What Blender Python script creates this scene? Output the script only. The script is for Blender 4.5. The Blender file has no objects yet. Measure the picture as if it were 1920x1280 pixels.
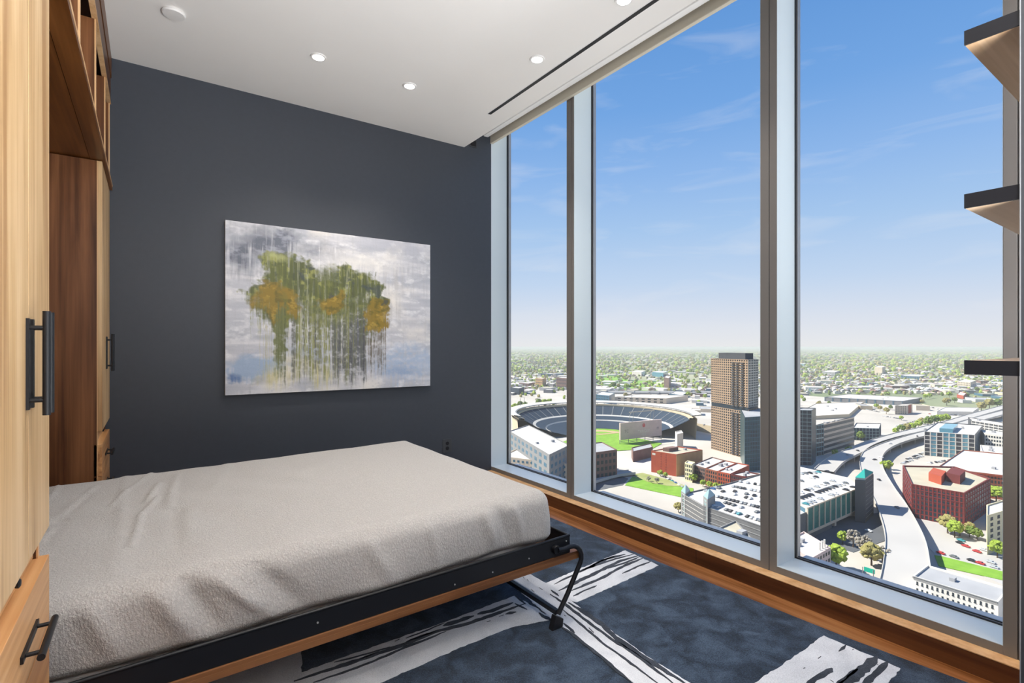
import bpy, math, random
import numpy as np
from mathutils import Vector

random.seed(7); rng = np.random.default_rng(11)
sc = bpy.context.scene
col = sc.collection

# ------------------------------------------------------------------ camera
FPX = 971.72; YAW = math.radians(34.982); HOR = 649.6; EYE = 1.2144
SA, CA = math.sin(YAW), math.cos(YAW)
cam = bpy.data.cameras.new('camera'); cam.sensor_width = 36; cam.lens = FPX / 1920 * 36
cam.shift_y = (HOR - 640) / 1920; cam.clip_end = 90000; cam.clip_start = .02
co = bpy.data.objects.new('camera', cam); col.objects.link(co)
co.location = (0, 0, EYE); co.rotation_euler = (math.pi / 2, 0, -YAW); sc.camera = co

# ------------------------------------------------------------------ sky, sun, exposure
vs = sc.view_settings
vs.view_transform = 'Standard'; vs.look = 'None'; vs.gamma = 1; vs.use_curve_mapping = False
vs.exposure = 0.0
SKY = 1.0; SUN = 10.0; YB0 = -3.0
w = bpy.data.worlds.new('sky'); sc.world = w; w.use_nodes = True
nt = w.node_tree; nt.nodes.clear()
def N(nt, t, **k):
    n = nt.nodes.new(t)
    for a, b in k.items(): setattr(n, a, b)
    return n
out = N(nt, 'ShaderNodeOutputWorld'); bg = N(nt, 'ShaderNodeBackground'); nt.links.new(bg.outputs[0], out.inputs[0])
tc = N(nt, 'ShaderNodeTexCoord'); sx = N(nt, 'ShaderNodeSeparateXYZ'); nt.links.new(tc.outputs['Generated'], sx.inputs[0])
rp = N(nt, 'ShaderNodeValToRGB'); nt.links.new(sx.outputs['Z'], rp.inputs[0])
def lin(r, g, b):
    f = lambda c: (c / 255 / 12.92) if c <= 10 else ((c / 255 + .055) / 1.055) ** 2.4
    return (f(r), f(g), f(b), 1)
els = [(0.0, (240, 239, 242)), (.049, (226, 231, 244)), (.117, (200, 219, 246)), (.211, (172, 204, 244)), (.30, (148, 188, 241)), (.404, (120, 170, 233)), (.55, (99, 153, 221)), (1.0, (66, 120, 196))]
cr = rp.color_ramp
cr.elements[0].position = els[0][0]; cr.elements[0].color = lin(*els[0][1])
cr.elements[1].position = 1; cr.elements[1].color = lin(*els[-1][1])
for p, c in els[1:-1]:
    e = cr.elements.new(p); e.color = lin(*c)
mp = N(nt, 'ShaderNodeMapping'); mp.inputs['Scale'].default_value = (3, 3, 16); nt.links.new(tc.outputs['Generated'], mp.inputs[0])
nz = N(nt, 'ShaderNodeTexNoise'); nz.inputs['Scale'].default_value = 1.6; nz.inputs['Detail'].default_value = 7; nz.inputs['Distortion'].default_value = .6
nt.links.new(mp.outputs[0], nz.inputs['Vector'])
mr = N(nt, 'ShaderNodeMapRange'); mr.inputs[1].default_value = .52; mr.inputs[2].default_value = .80; mr.inputs[3].default_value = 0; mr.inputs[4].default_value = .34
nt.links.new(nz.outputs['Fac'], mr.inputs[0])
mx = N(nt, 'ShaderNodeMixRGB'); nt.links.new(mr.outputs[0], mx.inputs[0]); nt.links.new(rp.outputs[0], mx.inputs[1]); mx.inputs[2].default_value = (.85, .86, .92, 1)
nt.links.new(mx.outputs[0], bg.inputs['Color']); bg.inputs['Strength'].default_value = SKY
# the sun stands behind the facade, high over the grey wall: it lights the city and never enters the room
sun = bpy.data.lights.new('sun', 'SUN'); sun.energy = SUN; sun.angle = math.radians(.53); sun.color = (1, .95, .86)
so = bpy.data.objects.new('sun', sun); col.objects.link(so)
so.rotation_euler = Vector((-.42, .66, .86)).to_track_quat('Z', 'Y').to_euler()
# portals only guide the sampling of the sky through the window openings
for (y0, y1) in ((2.95, 4.0), (1.445, 2.87), (.525, 1.36), (-.98, .44)):
    a = bpy.data.lights.new('window_portal', 'AREA'); a.shape = 'RECTANGLE'; a.size = 3.0; a.size_y = y1 - y0; a.cycles.is_portal = True
    ao = bpy.data.objects.new('window_portal', a); col.objects.link(ao)
    ao.location = (2.80, (y0 + y1) / 2, 1.62); ao.rotation_euler = (0, math.pi / 2, 0)
# two added soft fill lamps behind the camera, sideways and upward, brighten the room
for nm, loc, rot, sx_, sy_, en, c_ in (('side_fill', (2.45, -1.25, 1.6), (0, math.pi / 2, 0), 2.7, 2.2, 150, (.95, .98, 1)),
    ('upward_fill', (1.35, -1.5, .80), (math.radians(155), 0, 0), 2.0, 2.0, 320, (.97, .985, 1))):
    a = bpy.data.lights.new(nm, 'AREA'); a.shape = 'RECTANGLE'; a.size = sx_; a.size_y = sy_; a.energy = en; a.color = c_
    if nm == 'upward_fill': a.spread = math.radians(128)
    if nm == 'side_fill': a.spread = math.radians(96)
    ao = bpy.data.objects.new(nm, a); col.objects.link(ao); ao.location = loc; ao.rotation_euler = rot
try:
    sc.cycles.use_denoising = True; sc.cycles.max_bounces = 10; sc.cycles.diffuse_bounces = 6; sc.cycles.volume_bounces = 1
    sc.cycles.transparent_max_bounces = 16; sc.cycles.sample_clamp_indirect = 6
except Exception: pass

# ------------------------------------------------------------------ pixel -> place helpers (1920x1280 frame)
def ray(u, v):
    r = (u - 960) / FPX
    return np.array([SA + CA * r, CA - SA * r, (HOR - v) / FPX])
def onZ(u, v, z): q = ray(u, v); q = q * ((z - EYE) / q[2]); return (q[0], q[1], z)
GZ = EYE - 126.0
def camp(R, F, z): return (SA * F + CA * R, CA * F - SA * R, z)
def depth(v, z=None): return ((EYE - (GZ if z is None else z)) * FPX) / (v - HOR)
def gp(u, F, z=GZ): R = (u - 960) / FPX * F; return camp(R, F, z)

# ------------------------------------------------------------------ materials
def principled(name):
    m = bpy.data.materials.new(name); m.use_nodes = True
    return m, m.node_tree, m.node_tree.nodes['Principled BSDF']
def mat(name, c, rough=.5, metal=0, spec=.5, noise=0, scale=8, bump=0, bscale=200, stretch=(1, 1, 1), c2=None):
    m, t, b = principled(name)
    b.inputs['Roughness'].default_value = rough; b.inputs['Metallic'].default_value = metal
    b.inputs['Specular IOR Level'].default_value = spec
    c = tuple(c) + (1,)
    b.inputs['Base Color'].default_value = c
    if noise or bump or c2:
        tc = N(t, 'ShaderNodeTexCoord'); mp = N(t, 'ShaderNodeMapping'); mp.inputs['Scale'].default_value = stretch
        t.links.new(tc.outputs['Object'], mp.inputs[0])
    if noise or c2:
        n = N(t, 'ShaderNodeTexNoise'); n.inputs['Scale'].default_value = scale; n.inputs['Detail'].default_value = 6
        t.links.new(mp.outputs[0], n.inputs['Vector'])
        r = N(t, 'ShaderNodeValToRGB'); t.links.new(n.outputs['Fac'], r.inputs[0])
        r.color_ramp.elements[0].position = .3; r.color_ramp.elements[1].position = .7
        cc = tuple(c2) + (1,) if c2 else tuple(min(1, x * (1 + noise)) for x in c[:3]) + (1,)
        r.color_ramp.elements[0].color = c if c2 else tuple(x * (1 - noise) for x in c[:3]) + (1,)
        r.color_ramp.elements[1].color = cc
        t.links.new(r.outputs[0], b.inputs['Base Color'])
    if bump:
        n2 = N(t, 'ShaderNodeTexNoise'); n2.inputs['Scale'].default_value = bscale; n2.inputs['Detail'].default_value = 3
        t.links.new(mp.outputs[0], n2.inputs['Vector'])
        bp = N(t, 'ShaderNodeBump'); bp.inputs['Strength'].default_value = bump; bp.inputs['Distance'].default_value = .004
        t.links.new(n2.outputs['Fac'], bp.inputs['Height']); t.links.new(bp.outputs[0], b.inputs['Normal'])
    return m
def wood(name, c1, c2, c3, axis='z', rough=.45, figure=9.0, fine=70.0, spec=.35, seed=0.0):
    """streaked veneer, the grain runs along the axis"""
    m, t, b = principled(name)
    b.inputs['Roughness'].default_value = rough; b.inputs['Specular IOR Level'].default_value = spec
    tc = N(t, 'ShaderNodeTexCoord'); mp = N(t, 'ShaderNodeMapping')
    s = {'x': (.09, 1, 1), 'y': (1, .09, 1), 'z': (1, 1, .09)}[axis]
    mp.inputs['Scale'].default_value = s; mp.inputs['Location'].default_value = (seed, seed * 1.7, seed * .3)
    t.links.new(tc.outputs['Object'], mp.inputs[0])
    n = N(t, 'ShaderNodeTexNoise'); n.inputs['Scale'].default_value = figure; n.inputs['Detail'].default_value = 5; n.inputs['Distortion'].default_value = .5
    t.links.new(mp.outputs[0], n.inputs['Vector'])
    mp2 = N(t, 'ShaderNodeMapping'); mp2.inputs['Scale'].default_value = tuple(x if x == 1 else .02 for x in s); t.links.new(tc.outputs['Object'], mp2.inputs[0])
    n2 = N(t, 'ShaderNodeTexNoise'); n2.inputs['Scale'].default_value = fine; n2.inputs['Detail'].default_value = 4
    t.links.new(mp2.outputs[0], n2.inputs['Vector'])
    r = N(t, 'ShaderNodeValToRGB'); e = r.color_ramp.elements
    e[0].position = .34; e[0].color = tuple(c1) + (1,); e[1].position = .68; e[1].color = tuple(c3) + (1,)
    k = e.new(.5); k.color = tuple(c2) + (1,)
    ad = N(t, 'ShaderNodeMath', operation='MULTIPLY_ADD'); ad.inputs[1].default_value = .45
    sb = N(t, 'ShaderNodeMath', operation='SUBTRACT'); sb.inputs[1].default_value = .225
    t.links.new(n.outputs['Fac'], sb.inputs[0]); t.links.new(n2.outputs['Fac'], ad.inputs[0]); t.links.new(sb.outputs[0], ad.inputs[2])
    t.links.new(ad.outputs[0], r.inputs[0]); t.links.new(r.outputs[0], b.inputs['Base Color'])
    bp = N(t, 'ShaderNodeBump'); bp.inputs['Strength'].default_value = .12; bp.inputs['Distance'].default_value = .001
    t.links.new(n2.outputs['Fac'], bp.inputs['Height']); t.links.new(bp.outputs[0], b.inputs['Normal'])
    return m
def emit(name, c, s):
    m, t, b = principled(name)
    b.inputs['Base Color'].default_value = tuple(c) + (1,); b.inputs['Emission Color'].default_value = tuple(c) + (1,); b.inputs['Emission Strength'].default_value = s
    return m

M = {}
M['wall_grey'] = mat('wall_grey', (.046, .053, .068), .5, 0, .4, noise=.03, scale=30, bump=.05, bscale=400)
M['white_paint'] = mat('white_paint', (.80, .785, .765), .7, noise=.01, scale=3)
M['white_trim'] = mat('white_trim', (.86, .86, .86), .4)
M['aluminium'] = mat('aluminium', (.50, .52, .55), .42, .25, .5)
M['frame_face_shaded'] = mat('frame_face_shaded', (.20, .19, .185), .5, .1, .4)  # window aluminium, its backlit shade painted into a darker tone
M['reveal_daylit'] = mat('reveal_daylit', (.60, .68, .72), .35, 0, .5)  # same aluminium, sky light painted into a bright bluish tone
M['gasket'] = mat('gasket', (.02, .02, .022), .5)
M['gasket_grey'] = mat('gasket_grey', (.35, .36, .38), .4, .3)
M['shade'] = mat('shade', (.60, .56, .47), .85, bump=.1, bscale=900)
M['black'] = mat('black', (.010, .010, .013), .5, 0, .3)
M['black_metal'] = mat('black_metal', (.007, .008, .011), .42, 0, .35)
M['walnut_lit'] = wood('lit_walnut', (.38, .215, .095), (.56, .365, .18), (.67, .465, .26), 'z', .42, 11, 80)  # front tones carry the window light; same wood as the dark walnut
M['walnut_lit_side'] = wood('lit_walnut_edge', (.36, .18, .07), (.50, .28, .12), (.62, .37, .18), 'z', .42, 11, 80, seed=3)
M['walnut_lit_drawer'] = wood('drawer_wood', (.34, .155, .06), (.56, .29, .12), (.70, .42, .20), 'y', .42, 8, 60, seed=5)
M['walnut'] = wood('walnut', (.065, .022, .007), (.135, .050, .017), (.22, .090, .034), 'z', .4, 12, 70, seed=1)
M['walnut_y'] = wood('walnut_along', (.06, .019, .004), (.12, .040, .008), (.19, .070, .017), 'y', .38, 9, 60, seed=2)
M['walnut_base'] = wood('walnut_base', (.045, .016, .007), (.095, .034, .014), (.16, .062, .024), 'y', .35, 9, 50, seed=8)
M['edge'] = wood('light_edge', (.55, .31, .14), (.66, .40, .20), (.76, .50, .27), 'z', .4, 10, 60, seed=4)
M['floor_wood'] = wood('floor_wood', (.15, .055, .018), (.27, .11, .038), (.36, .165, .065), 'y', .25, 9, 60, seed=6, spec=.6)
M['bed_wood'] = wood('bed_wood', (.075, .028, .010), (.15, .060, .022), (.22, .10, .042), 'x', .4, 9, 60, seed=7)
M['shelf_wood'] = wood('shelf_wood', (.50, .32, .18), (.66, .46, .29), (.74, .54, .37), 'x', .5, 6, 50, seed=9)
M['light'] = emit('lamp_face', (1, .94, .86), 14)
M['plastic_white'] = mat('plastic_white', (.74, .73, .72), .45)
M['charcoal'] = mat('charcoal', (.045, .048, .055), .5)

def rug_mat(name, c1, c2, c3, sc1):
    m, t, b = principled(name); b.inputs['Roughness'].default_value = .95; b.inputs['Specular IOR Level'].default_value = .1
    b.inputs['Sheen Weight'].default_value = .15
    tc = N(t, 'ShaderNodeTexCoord')
    n = N(t, 'ShaderNodeTexNoise'); n.inputs['Scale'].default_value = sc1; n.inputs['Detail'].default_value = 5; n.inputs['Distortion'].default_value = .8
    n2 = N(t, 'ShaderNodeTexNoise'); n2.inputs['Scale'].default_value = 260; n2.inputs['Detail'].default_value = 2
    t.links.new(tc.outputs['Object'], n.inputs['Vector']); t.links.new(tc.outputs['Object'], n2.inputs['Vector'])
    ad = N(t, 'ShaderNodeMath', operation='MULTIPLY_ADD'); ad.inputs[1].default_value = .7
    sb = N(t, 'ShaderNodeMath', operation='SUBTRACT'); sb.inputs[1].default_value = .35
    t.links.new(n.outputs['Fac'], sb.inputs[0]); t.links.new(n2.outputs['Fac'], ad.inputs[0]); t.links.new(sb.outputs[0], ad.inputs[2])
    r = N(t, 'ShaderNodeValToRGB'); e = r.color_ramp.elements
    e[0].position = .3; e[0].color = tuple(c1) + (1,); e[1].position = .72; e[1].color = tuple(c3) + (1,); k = e.new(.5); k.color = tuple(c2) + (1,)
    t.links.new(ad.outputs[0], r.inputs[0]); t.links.new(r.outputs[0], b.inputs['Base Color'])
    bp = N(t, 'ShaderNodeBump'); bp.inputs['Strength'].default_value = .6; bp.inputs['Distance'].default_value = .003
    t.links.new(n2.outputs['Fac'], bp.inputs['Height']); t.links.new(bp.outputs[0], b.inputs['Normal'])
    return m
M['rug_dark'] = rug_mat('rug_dark', (.012, .019, .030), (.027, .042, .068), (.060, .090, .135), 9)
M['rug_light'] = rug_mat('rug_light', (.50, .52, .56), (.64, .66, .70), (.76, .78, .81), 4)
M['rug_stroke'] = rug_mat('rug_stroke', (.02, .026, .036), (.035, .042, .055), (.06, .07, .09), 9)

# ------------------------------------------------------------------ mesh helpers
class MB:
    def __init__(s): s.v = []; s.f = []; s.mi = []; s.cur = 0
    def add(s, v, f):
        o = len(s.v); s.v.extend([tuple(p) for p in v]); s.f.extend([tuple(i + o for i in q) for q in f]); s.mi.extend([s.cur] * len(f)); return s
    def box(s, x0, y0, z0, x1, y1, z1):
        v = [(x0, y0, z0), (x1, y0, z0), (x1, y1, z0), (x0, y1, z0), (x0, y0, z1), (x1, y0, z1), (x1, y1, z1), (x0, y1, z1)]
        return s.add(v, [(0, 3, 2, 1), (4, 5, 6, 7), (0, 1, 5, 4), (1, 2, 6, 5), (2, 3, 7, 6), (3, 0, 4, 7)])
    def prism(s, pts, z0, z1, top=True, bottom=True):
        n = len(pts); v = [(p[0], p[1], z0) for p in pts] + [(p[0], p[1], z1) for p in pts]
        f = [(i, (i + 1) % n, n + (i + 1) % n, n + i) for i in range(n)]
        if top: f.append(tuple(range(n, 2 * n)))
        if bottom: f.append(tuple(range(n - 1, -1, -1)))
        return s.add(v, f)
    def lathe(s, prof, n=24, c=(0, 0, 0), axis='z'):
        v = []; f = []
        for r, z in prof:
            for i in range(n):
                a = 2 * math.pi * i / n; p = (r * math.cos(a), r * math.sin(a), z)
                if axis == 'x': p = (p[2], p[0], p[1])
                if axis == 'y': p = (p[1], p[2], p[0])
                v.append((p[0] + c[0], p[1] + c[1], p[2] + c[2]))
        for j in range(len(prof) - 1):
            for i in range(n):
                k = (i + 1) % n; f.append((j * n + i, j * n + k, (j + 1) * n + k, (j + 1) * n + i))
        f.append(tuple(range(n - 1, -1, -1))); f.append(tuple(range((len(prof) - 1) * n, len(prof) * n)))
        return s.add(v, f)
    def tube(s, pts, r, n=12):
        P = [Vector(p) for p in pts]; rings = []
        up = Vector((0, 0, 1)); 
        t0 = (P[1] - P[0]).normalized()
        nrm = t0.cross(up); nrm = nrm.normalized() if nrm.length > .05 else t0.cross(Vector((0, 1, 0))).normalized()
        v = []; f = []
        for i, p in enumerate(P):
            t = (P[min(i + 1, len(P) - 1)] - P[max(i - 1, 0)]).normalized()
            nrm = (nrm - t * nrm.dot(t)).normalized(); b = t.cross(nrm)
            for k in range(n):
                a = 2 * math.pi * k / n; v.append(tuple(p + (nrm * math.cos(a) + b * math.sin(a)) * r))
        for j in range(len(P) - 1):
            for k in range(n):
                q = (k + 1) % n; f.append((j * n + k, j * n + q, (j + 1) * n + q, (j + 1) * n + k))
        f.append(tuple(range(n - 1, -1, -1))); f.append(tuple(range((len(P) - 1) * n, len(P) * n)))
        return s.add(v, f)
    def mesh(s, name, mats):
        me = bpy.data.meshes.new(name); me.from_pydata(s.v, [], s.f)
        for m in (mats if isinstance(mats, (list, tuple)) else [mats]): me.materials.append(m)
        if any(s.mi): me.polygons.foreach_set('material_index', s.mi)
        me.update(); return me
    def build(s, name, m, parent=None, smooth=False, bevel=0, fixn=False):
        me = s.mesh(name, m)
        if bevel or fixn:
            import bmesh
            bm = bmesh.new(); bm.from_mesh(me); bmesh.ops.recalc_face_normals(bm, faces=bm.faces)
            if bevel: bmesh.ops.bevel(bm, geom=[e for e in bm.edges if e.calc_face_angle(0) > .6], offset=bevel, segments=2, affect='EDGES', profile=.6, clamp_overlap=True)
            bm.to_mesh(me); bm.free()
        if smooth:
            me.polygons.foreach_set('use_smooth', [True] * len(me.polygons))
            try: me.set_sharp_from_angle(angle=math.radians(40))
            except Exception: pass
        return link(name, me, parent)
def link(name, me, parent=None):
    o = bpy.data.objects.new(name, me); col.objects.link(o)
    if parent is not None: o.parent = parent
    return o
def tag(o, label=None, cat=None, group=None, kind=None):
    if label: o['label'] = label
    if cat: o['category'] = cat
    if group: o['group'] = group
    if kind: o['kind'] = kind
    return o
def empty(name, loc=(0, 0, 0), label=None, cat=None, group=None, kind=None, rz=0):
    o = bpy.data.objects.new(name, None); o.location = loc; o.rotation_euler.z = rz; o.empty_display_size = .1; col.objects.link(o)
    return tag(o, label, cat, group, kind)
def B(name, b, m, parent=None, bevel=0, **k):
    return MB().box(*b).build(name, m, parent, bevel=bevel, **k)
def copy_tree(o, parent=None):
    c = o.copy(); col.objects.link(c); c.parent = parent
    for ch in list(o.children): copy_tree(ch, c)
    return c
def struct(o): o['kind'] = 'structure'; return o

# ================================================================== ROOM SHELL
XW = 2.566; XL = -.80; YB = -3.0; CEIL = 2.978; TOP = 3.25
struct(B('floor', (XL, YB, -.15, 2.50, 4.0, 0), M['floor_wood']))
m_ = MB(); m_.box(XL, YB, CEIL, 2.283, 4.0, TOP); struct(m_.build('ceiling', M['white_paint']))
struct(B('ceiling_recess', (XL, YB, TOP, 2.80, 4.15, TOP + .15), M['white_paint']))
struct(B('wall_far', (XL - .1, 4.0, -.15, XW, 4.15, TOP), M['wall_grey']))
struct(B('wall_left', (XL - .12, YB, -.15, XL, 4.0, TOP), M['wall_grey']))
struct(B('wall_rear', (XL - .12, YB - .12, -.15, 2.95, YB, TOP), M['wall_grey']))
struct(B('wall_right', (XW, YB, -.15, 2.95, -1.06, TOP), M['white_paint']))

# windows: jambs, sill, gaskets, panes
mull = [(2.871, 2.952, 2.902), (1.362, 1.447, 1.401), (.440, .525, .485), (-1.06, -.98, -1.02)]
SZ = .117; WT = TOP
for i, (a, b, s) in enumerate(mull):
    o = empty('trim_%d' % (i + 1), (XW, (a + b) / 2, .084), kind='structure')
    for (p, q) in ((a, s - .0015), (s + .0015, b)):
        mb = MB().box(0, p - (a + b) / 2, 0, .190, q - (a + b) / 2, WT - .084); mb.build('mullion_half', M['frame_face_shaded'], o, bevel=.0015)
        e_ = (a if p == a else b) - (a + b) / 2; s_ = -1 if p == a else 1; MB().box(.0015, min(e_, e_ + s_ * .0015), SZ - .084, .188, max(e_, e_ + s_ * .0015), WT - .084).build('reveal_daylit', M['reveal_daylit'], o)
    B('mullion_core', (.004, s - .004 - (a + b) / 2, 0, .188, s + .004 - (a + b) / 2, WT - .084), M['gasket'], o)
wins = [(2.952, 4.0), (1.447, 2.871), (.525, 1.362), (-.98, .440)]
glass = bpy.data.materials.new('glass'); glass.use_nodes = True; g = glass.node_tree; g.nodes.clear()
go = N(g, 'ShaderNodeOutputMaterial'); gt = N(g, 'ShaderNodeBsdfTransparent'); gt.inputs[0].default_value = (.965, .975, .97, 1); g.links.new(gt.outputs[0], go.inputs[0])
for i, (a, b) in enumerate(wins):
    o = empty('window_%d' % (i + 1), (XW, (a + b) / 2, .084), kind='structure'); h = (b - a) / 2
    B('bottom_rail', (0, -h, 0, .19, h, SZ - .084), M['frame_face_shaded'], o)
    if i == 0: B('jamb', (0, h, 0, .188, h + .15, WT - .084), M['reveal_daylit'], o)
    B('sill', (.001, -h, SZ - .084, .175, h, SZ - .084 + .002), M['reveal_daylit'], o)
    z0 = SZ - .084
    gk = MB()
    for (p, q) in ((h - .004, h), (-h, -h + .004)):
        gk.box(.172, min(p, q), z0, .188, max(p, q), WT - .084)
    gk.box(.176, -h, z0, .183, h, z0 + .008); gk.box(.192, -h, z0, .199, h, z0 + .010)
    gk.build('gasket', M['gasket'], o)
    gg = MB()
    for (p, q) in ((h - .010, h), (-h, -h + .010)): gg.box(.188, min(p, q), z0, .215, max(p, q), WT - .084)
    gg.box(.183, -h, z0 - .01, .215, h, z0 + .006)
    gg.build('glazing_bead', M['gasket_grey'], o)
    B('pane', (.2155, -h - .01, z0 - .02, .2215, h + .01, WT - .084), glass, o)
    B('outer_rail', (.19, -h, -.25, .30, h, z0 - .012), M['aluminium'], o)
struct(B('trim_5', (2.50, YB, -.15, XW, 4.0, .0835), M['walnut_base'])).name = 'wall_base_panel'
bb = bpy.data.objects['wall_base_panel']; bb.name = 'baseboard_window'
lb = B('ledge', (2.4985, YB, .0835, XW + .01, 4.0, .0845), M['edge'], None); lb.parent = bb
m_ = MB().box(2.4975, YB, .0815, 2.503, 4.0, .0855); lb2 = m_.build('ledge_nosing', M['edge'], None, bevel=.001); lb2.parent = bb
for yj in (3.25, 1.78, .42):
    j = B('panel_joint', (2.4993, yj, .003, 2.502, yj + .002, .081), M['black'], None); j.parent = bb
struct(B('wall_slab', (XW, YB, -.6, 2.86, 4.15, .083), M['gasket_grey']))
struct(B('trim_6', (2.452, -1.1, 3.098, 2.500, 3.952, TOP), M['white_trim'], bevel=.006))
o = empty('roller_shade', (2.545, 1.45, 3.054), 'beige roller shade drawn up along the window head', 'shade')
B('fabric', (-.012, -2.5, .010, .012, 2.514, .19), M['shade'], o)
B('hem_bar', (-.014, -2.5, 0, .014, 2.514, .012), M['shade'], o, bevel=.003)
o = empty('wall_vent', (2.372, 3.999, 3.0), 'small dark vent slot high on the grey wall by the ceiling edge', 'vent')
B('frame', (-.036, -.008, -.004, .032, 0, .06), M['charcoal'], o); B('slot', (-.03, -.010, .006, .027, -.008, .055), M['black'], o)
o = empty('slot_diffuser', (2.112, 1.6, CEIL), 'long black linear air slot in the white ceiling', 'air vent')
B('frame', (-.0165, -1.72, -.0015, .0165, 1.723, .0), M['white_trim'], o); B('slot', (-.0125, -1.715, -.003, .0125, 1.718, -.001), M['black'], o)

# recessed lights
lights = [((.843, 3.261), 'recessed ceiling light nearest the smoke detector'), ((1.442, 3.268), 'recessed ceiling light between the two others over the bed foot, nearest the grey wall'),
          ((1.949, 2.516), 'recessed ceiling light closest to the far half of the black air slot'), ((1.978, 1.833), 'recessed ceiling light cut by the top of the view beside the air slot'),
          ((.843, 1.6), 'recessed ceiling light added out of view in front of the cabinets'), ((.9, 0.0), 'recessed ceiling light added out of view above the viewer'), ((1.9, .2), 'recessed ceiling light added out of view above the bookcase')]  # these three are unseen extras, added for room light
for k, ((x, y), lab) in enumerate(lights):
    o = empty('recessed_light', (x, y, CEIL), lab or 'recessed ceiling light behind the viewer', 'ceiling light', 'recessed ceiling lights')
    MB().lathe([(.030, -.001), (.034, -.006), (.044, -.006), (.0465, 0)], 32).build('trim_ring', M['plastic_white'], o, smooth=True)
    MB().lathe([(.0335, -.0065), (.0335, -.003)], 28).build('diffuser', M['light'], o)
    L = bpy.data.lights.new('recessed_lamp', 'SPOT'); L.energy = 52; L.spot_size = math.radians(110); L.spot_blend = .8; L.shadow_soft_size = .035; L.color = (1, .90, .78)
    lo = bpy.data.objects.new('recessed_lamp', L); col.objects.link(lo); lo.parent = o; lo.location = (0, 0, -.02)
o = empty('smoke_detector', (.105, 3.262, CEIL), 'round white smoke detector on the ceiling near the cabinets', 'detector')
MB().lathe([(.050, 0), (.055, -.010), (.050, -.018), (.02, -.020), (.002, -.020)], 36).build('housing', M['plastic_white'], o, smooth=True)

# ================================================================== CABINETS
XD = -.198
def bar_handle_v(parent, y, z0, z1, base0, base1, d=.030, r=.0065):
    h = MB(); h.box(XD, y - .006, base0, XD + .005, y + .007, base1); hp = h.build('handle', M['black_metal'], parent)
    MB().tube([(XD + d, y, z0), (XD + d, y, z1)], r, 20).build('bar', M['black_metal'], hp, smooth=True)
    for z in (base0 + .018, base1 - .018):
        MB().tube([(XD + .001, y, z), (XD + d, y, z)], .0042, 12).build('post', M['black_metal'], hp, smooth=True)
def bar_handle_h(parent, y0, y1, z, d=.030, r=.0065):
    hp = MB().box(XD, y0, z - .006, XD + .005, y1, z + .007).build('handle', M['black_metal'], parent)
    MB().tube([(XD + d, y0 - .004, z), (XD + d, y1 + .004, z)], r, 20).build('bar', M['black_metal'], hp, smooth=True)
    for y in (y0 + .022, y1 - .022):
        MB().tube([(XD + .001, y, z), (XD + d, y, z)], .0042, 12).build('post', M['black_metal'], hp, smooth=True)
def tower(name, label, y0, y1, side, hs):
    """tall unit: carcass, pair of doors above, pull-out board, drawers"""
    o = empty(name, (0, 0, 0), label, 'cabinet')
    ZD0, ZD1, ZT = .782, 2.162, .714
    c = MB(); XB = XL + .02; XC = XD - .021
    c.box(XB, y0, 0, XC, y0 + .018, ZD1); c.box(XB, y1 - .018, 0, XC, y1, ZD1); c.box(XB, y0 + .018, 0, XB + .01, y1 - .018, ZD1)
    c.box(XB, y0 + .018, ZD1 - .018, XC, y1 - .018, ZD1); c.box(XB, y0 + .018, ZT - .02, XC - .0, y1 - .018, ZT - .002); c.box(XB, y0 + .018, 0, XC, y1 - .018, .02)
    c.build('carcass', M['walnut'], o, fixn=True)
    ye = y0 if side > 0 else y1
    B('edge_band', (XC - .0005, ye - (.0015 if side > 0 else .018), 0, XC + .003, ye + (.018 if side > 0 else .0015), ZD1), M['edge'], o)
    ym = (y0 + y1) / 2
    for k, (a, b) in enumerate(((y0, ym - .0015), (ym + .0015, y1))):
        d = MB().box(XD - .020, a, ZD0, XD, b, ZD1).build('door', M['walnut_lit'], o, bevel=.001)
        hy = ym - hs if k == 0 else ym + hs
        bar_handle_v(d, hy, 1.078, 1.285, 1.090, 1.270)
    # recessed pull-out board with knob
    pb = MB().box(XC - .25, y0 + .02, ZT + .004, XD - .026, y1 - .02, ZD0 - .016).build('pull_out_board', M['walnut_lit_drawer'], o, bevel=.001)
    MB().lathe([(.0045, 0), (.0045, .008), (.009, .010), (.010, .015), (.006, .018)], 20, (XD - .026, ym - .02, .752), 'x').build('knob', M['black_metal'], pb, smooth=True)
    zs = [(.553, ZT), (.30, .549), (.03, .296)]
    for (a, b) in zs:
        d = MB().box(XD - .034, y0, a, XD, y1, b - .0).build('drawer', M['walnut_lit_drawer'], o, bevel=.001)
        zc = b - .088
        bar_handle_h(d, ym - .085, ym + .085, zc)
    return o
tower('near_cabinet', 'tall walnut cabinet in a window-lit tone closest to the viewer with paired black bar handles', 1.143, 1.665, -1, .024)
tower('far_cabinet', 'narrow tall cabinet against the grey wall with one dark side panel showing', 3.377, 3.985, 1, .024)
o = empty('overhead_cabinet', (0, 0, 0), 'dark walnut overhead cubby cabinet bridging over the bed', 'cabinet')
XF = -.193; Y0, Y1 = 1.143, 3.99
XB = XL + .02
B('deck_board', (XB, Y0, 2.168, XD - .05, Y1, 2.192), M['walnut_y'], o)
B('face_rail', (XD - .048, Y0, 2.166, XF + .006, Y1, 2.190), M['walnut_y'], o, bevel=.001)
B('front_edge', (XF + .006, Y0, 2.166, XF + .0085, Y1, 2.188), M['walnut_y'], o)
B('shelf_lip', (XF - .010, Y0, 2.187, XF + .0095, Y1, 2.200), M['edge'], o)
B('top_rail', (XF - .02, Y0, 2.700, XF, Y1, 2.845), M['walnut_y'], o, bevel=.001)
B('crown', (XF - .02, Y0, 2.850, XF + .004, Y1, CEIL - .001), M['walnut_y'], o, bevel=.001)
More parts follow.
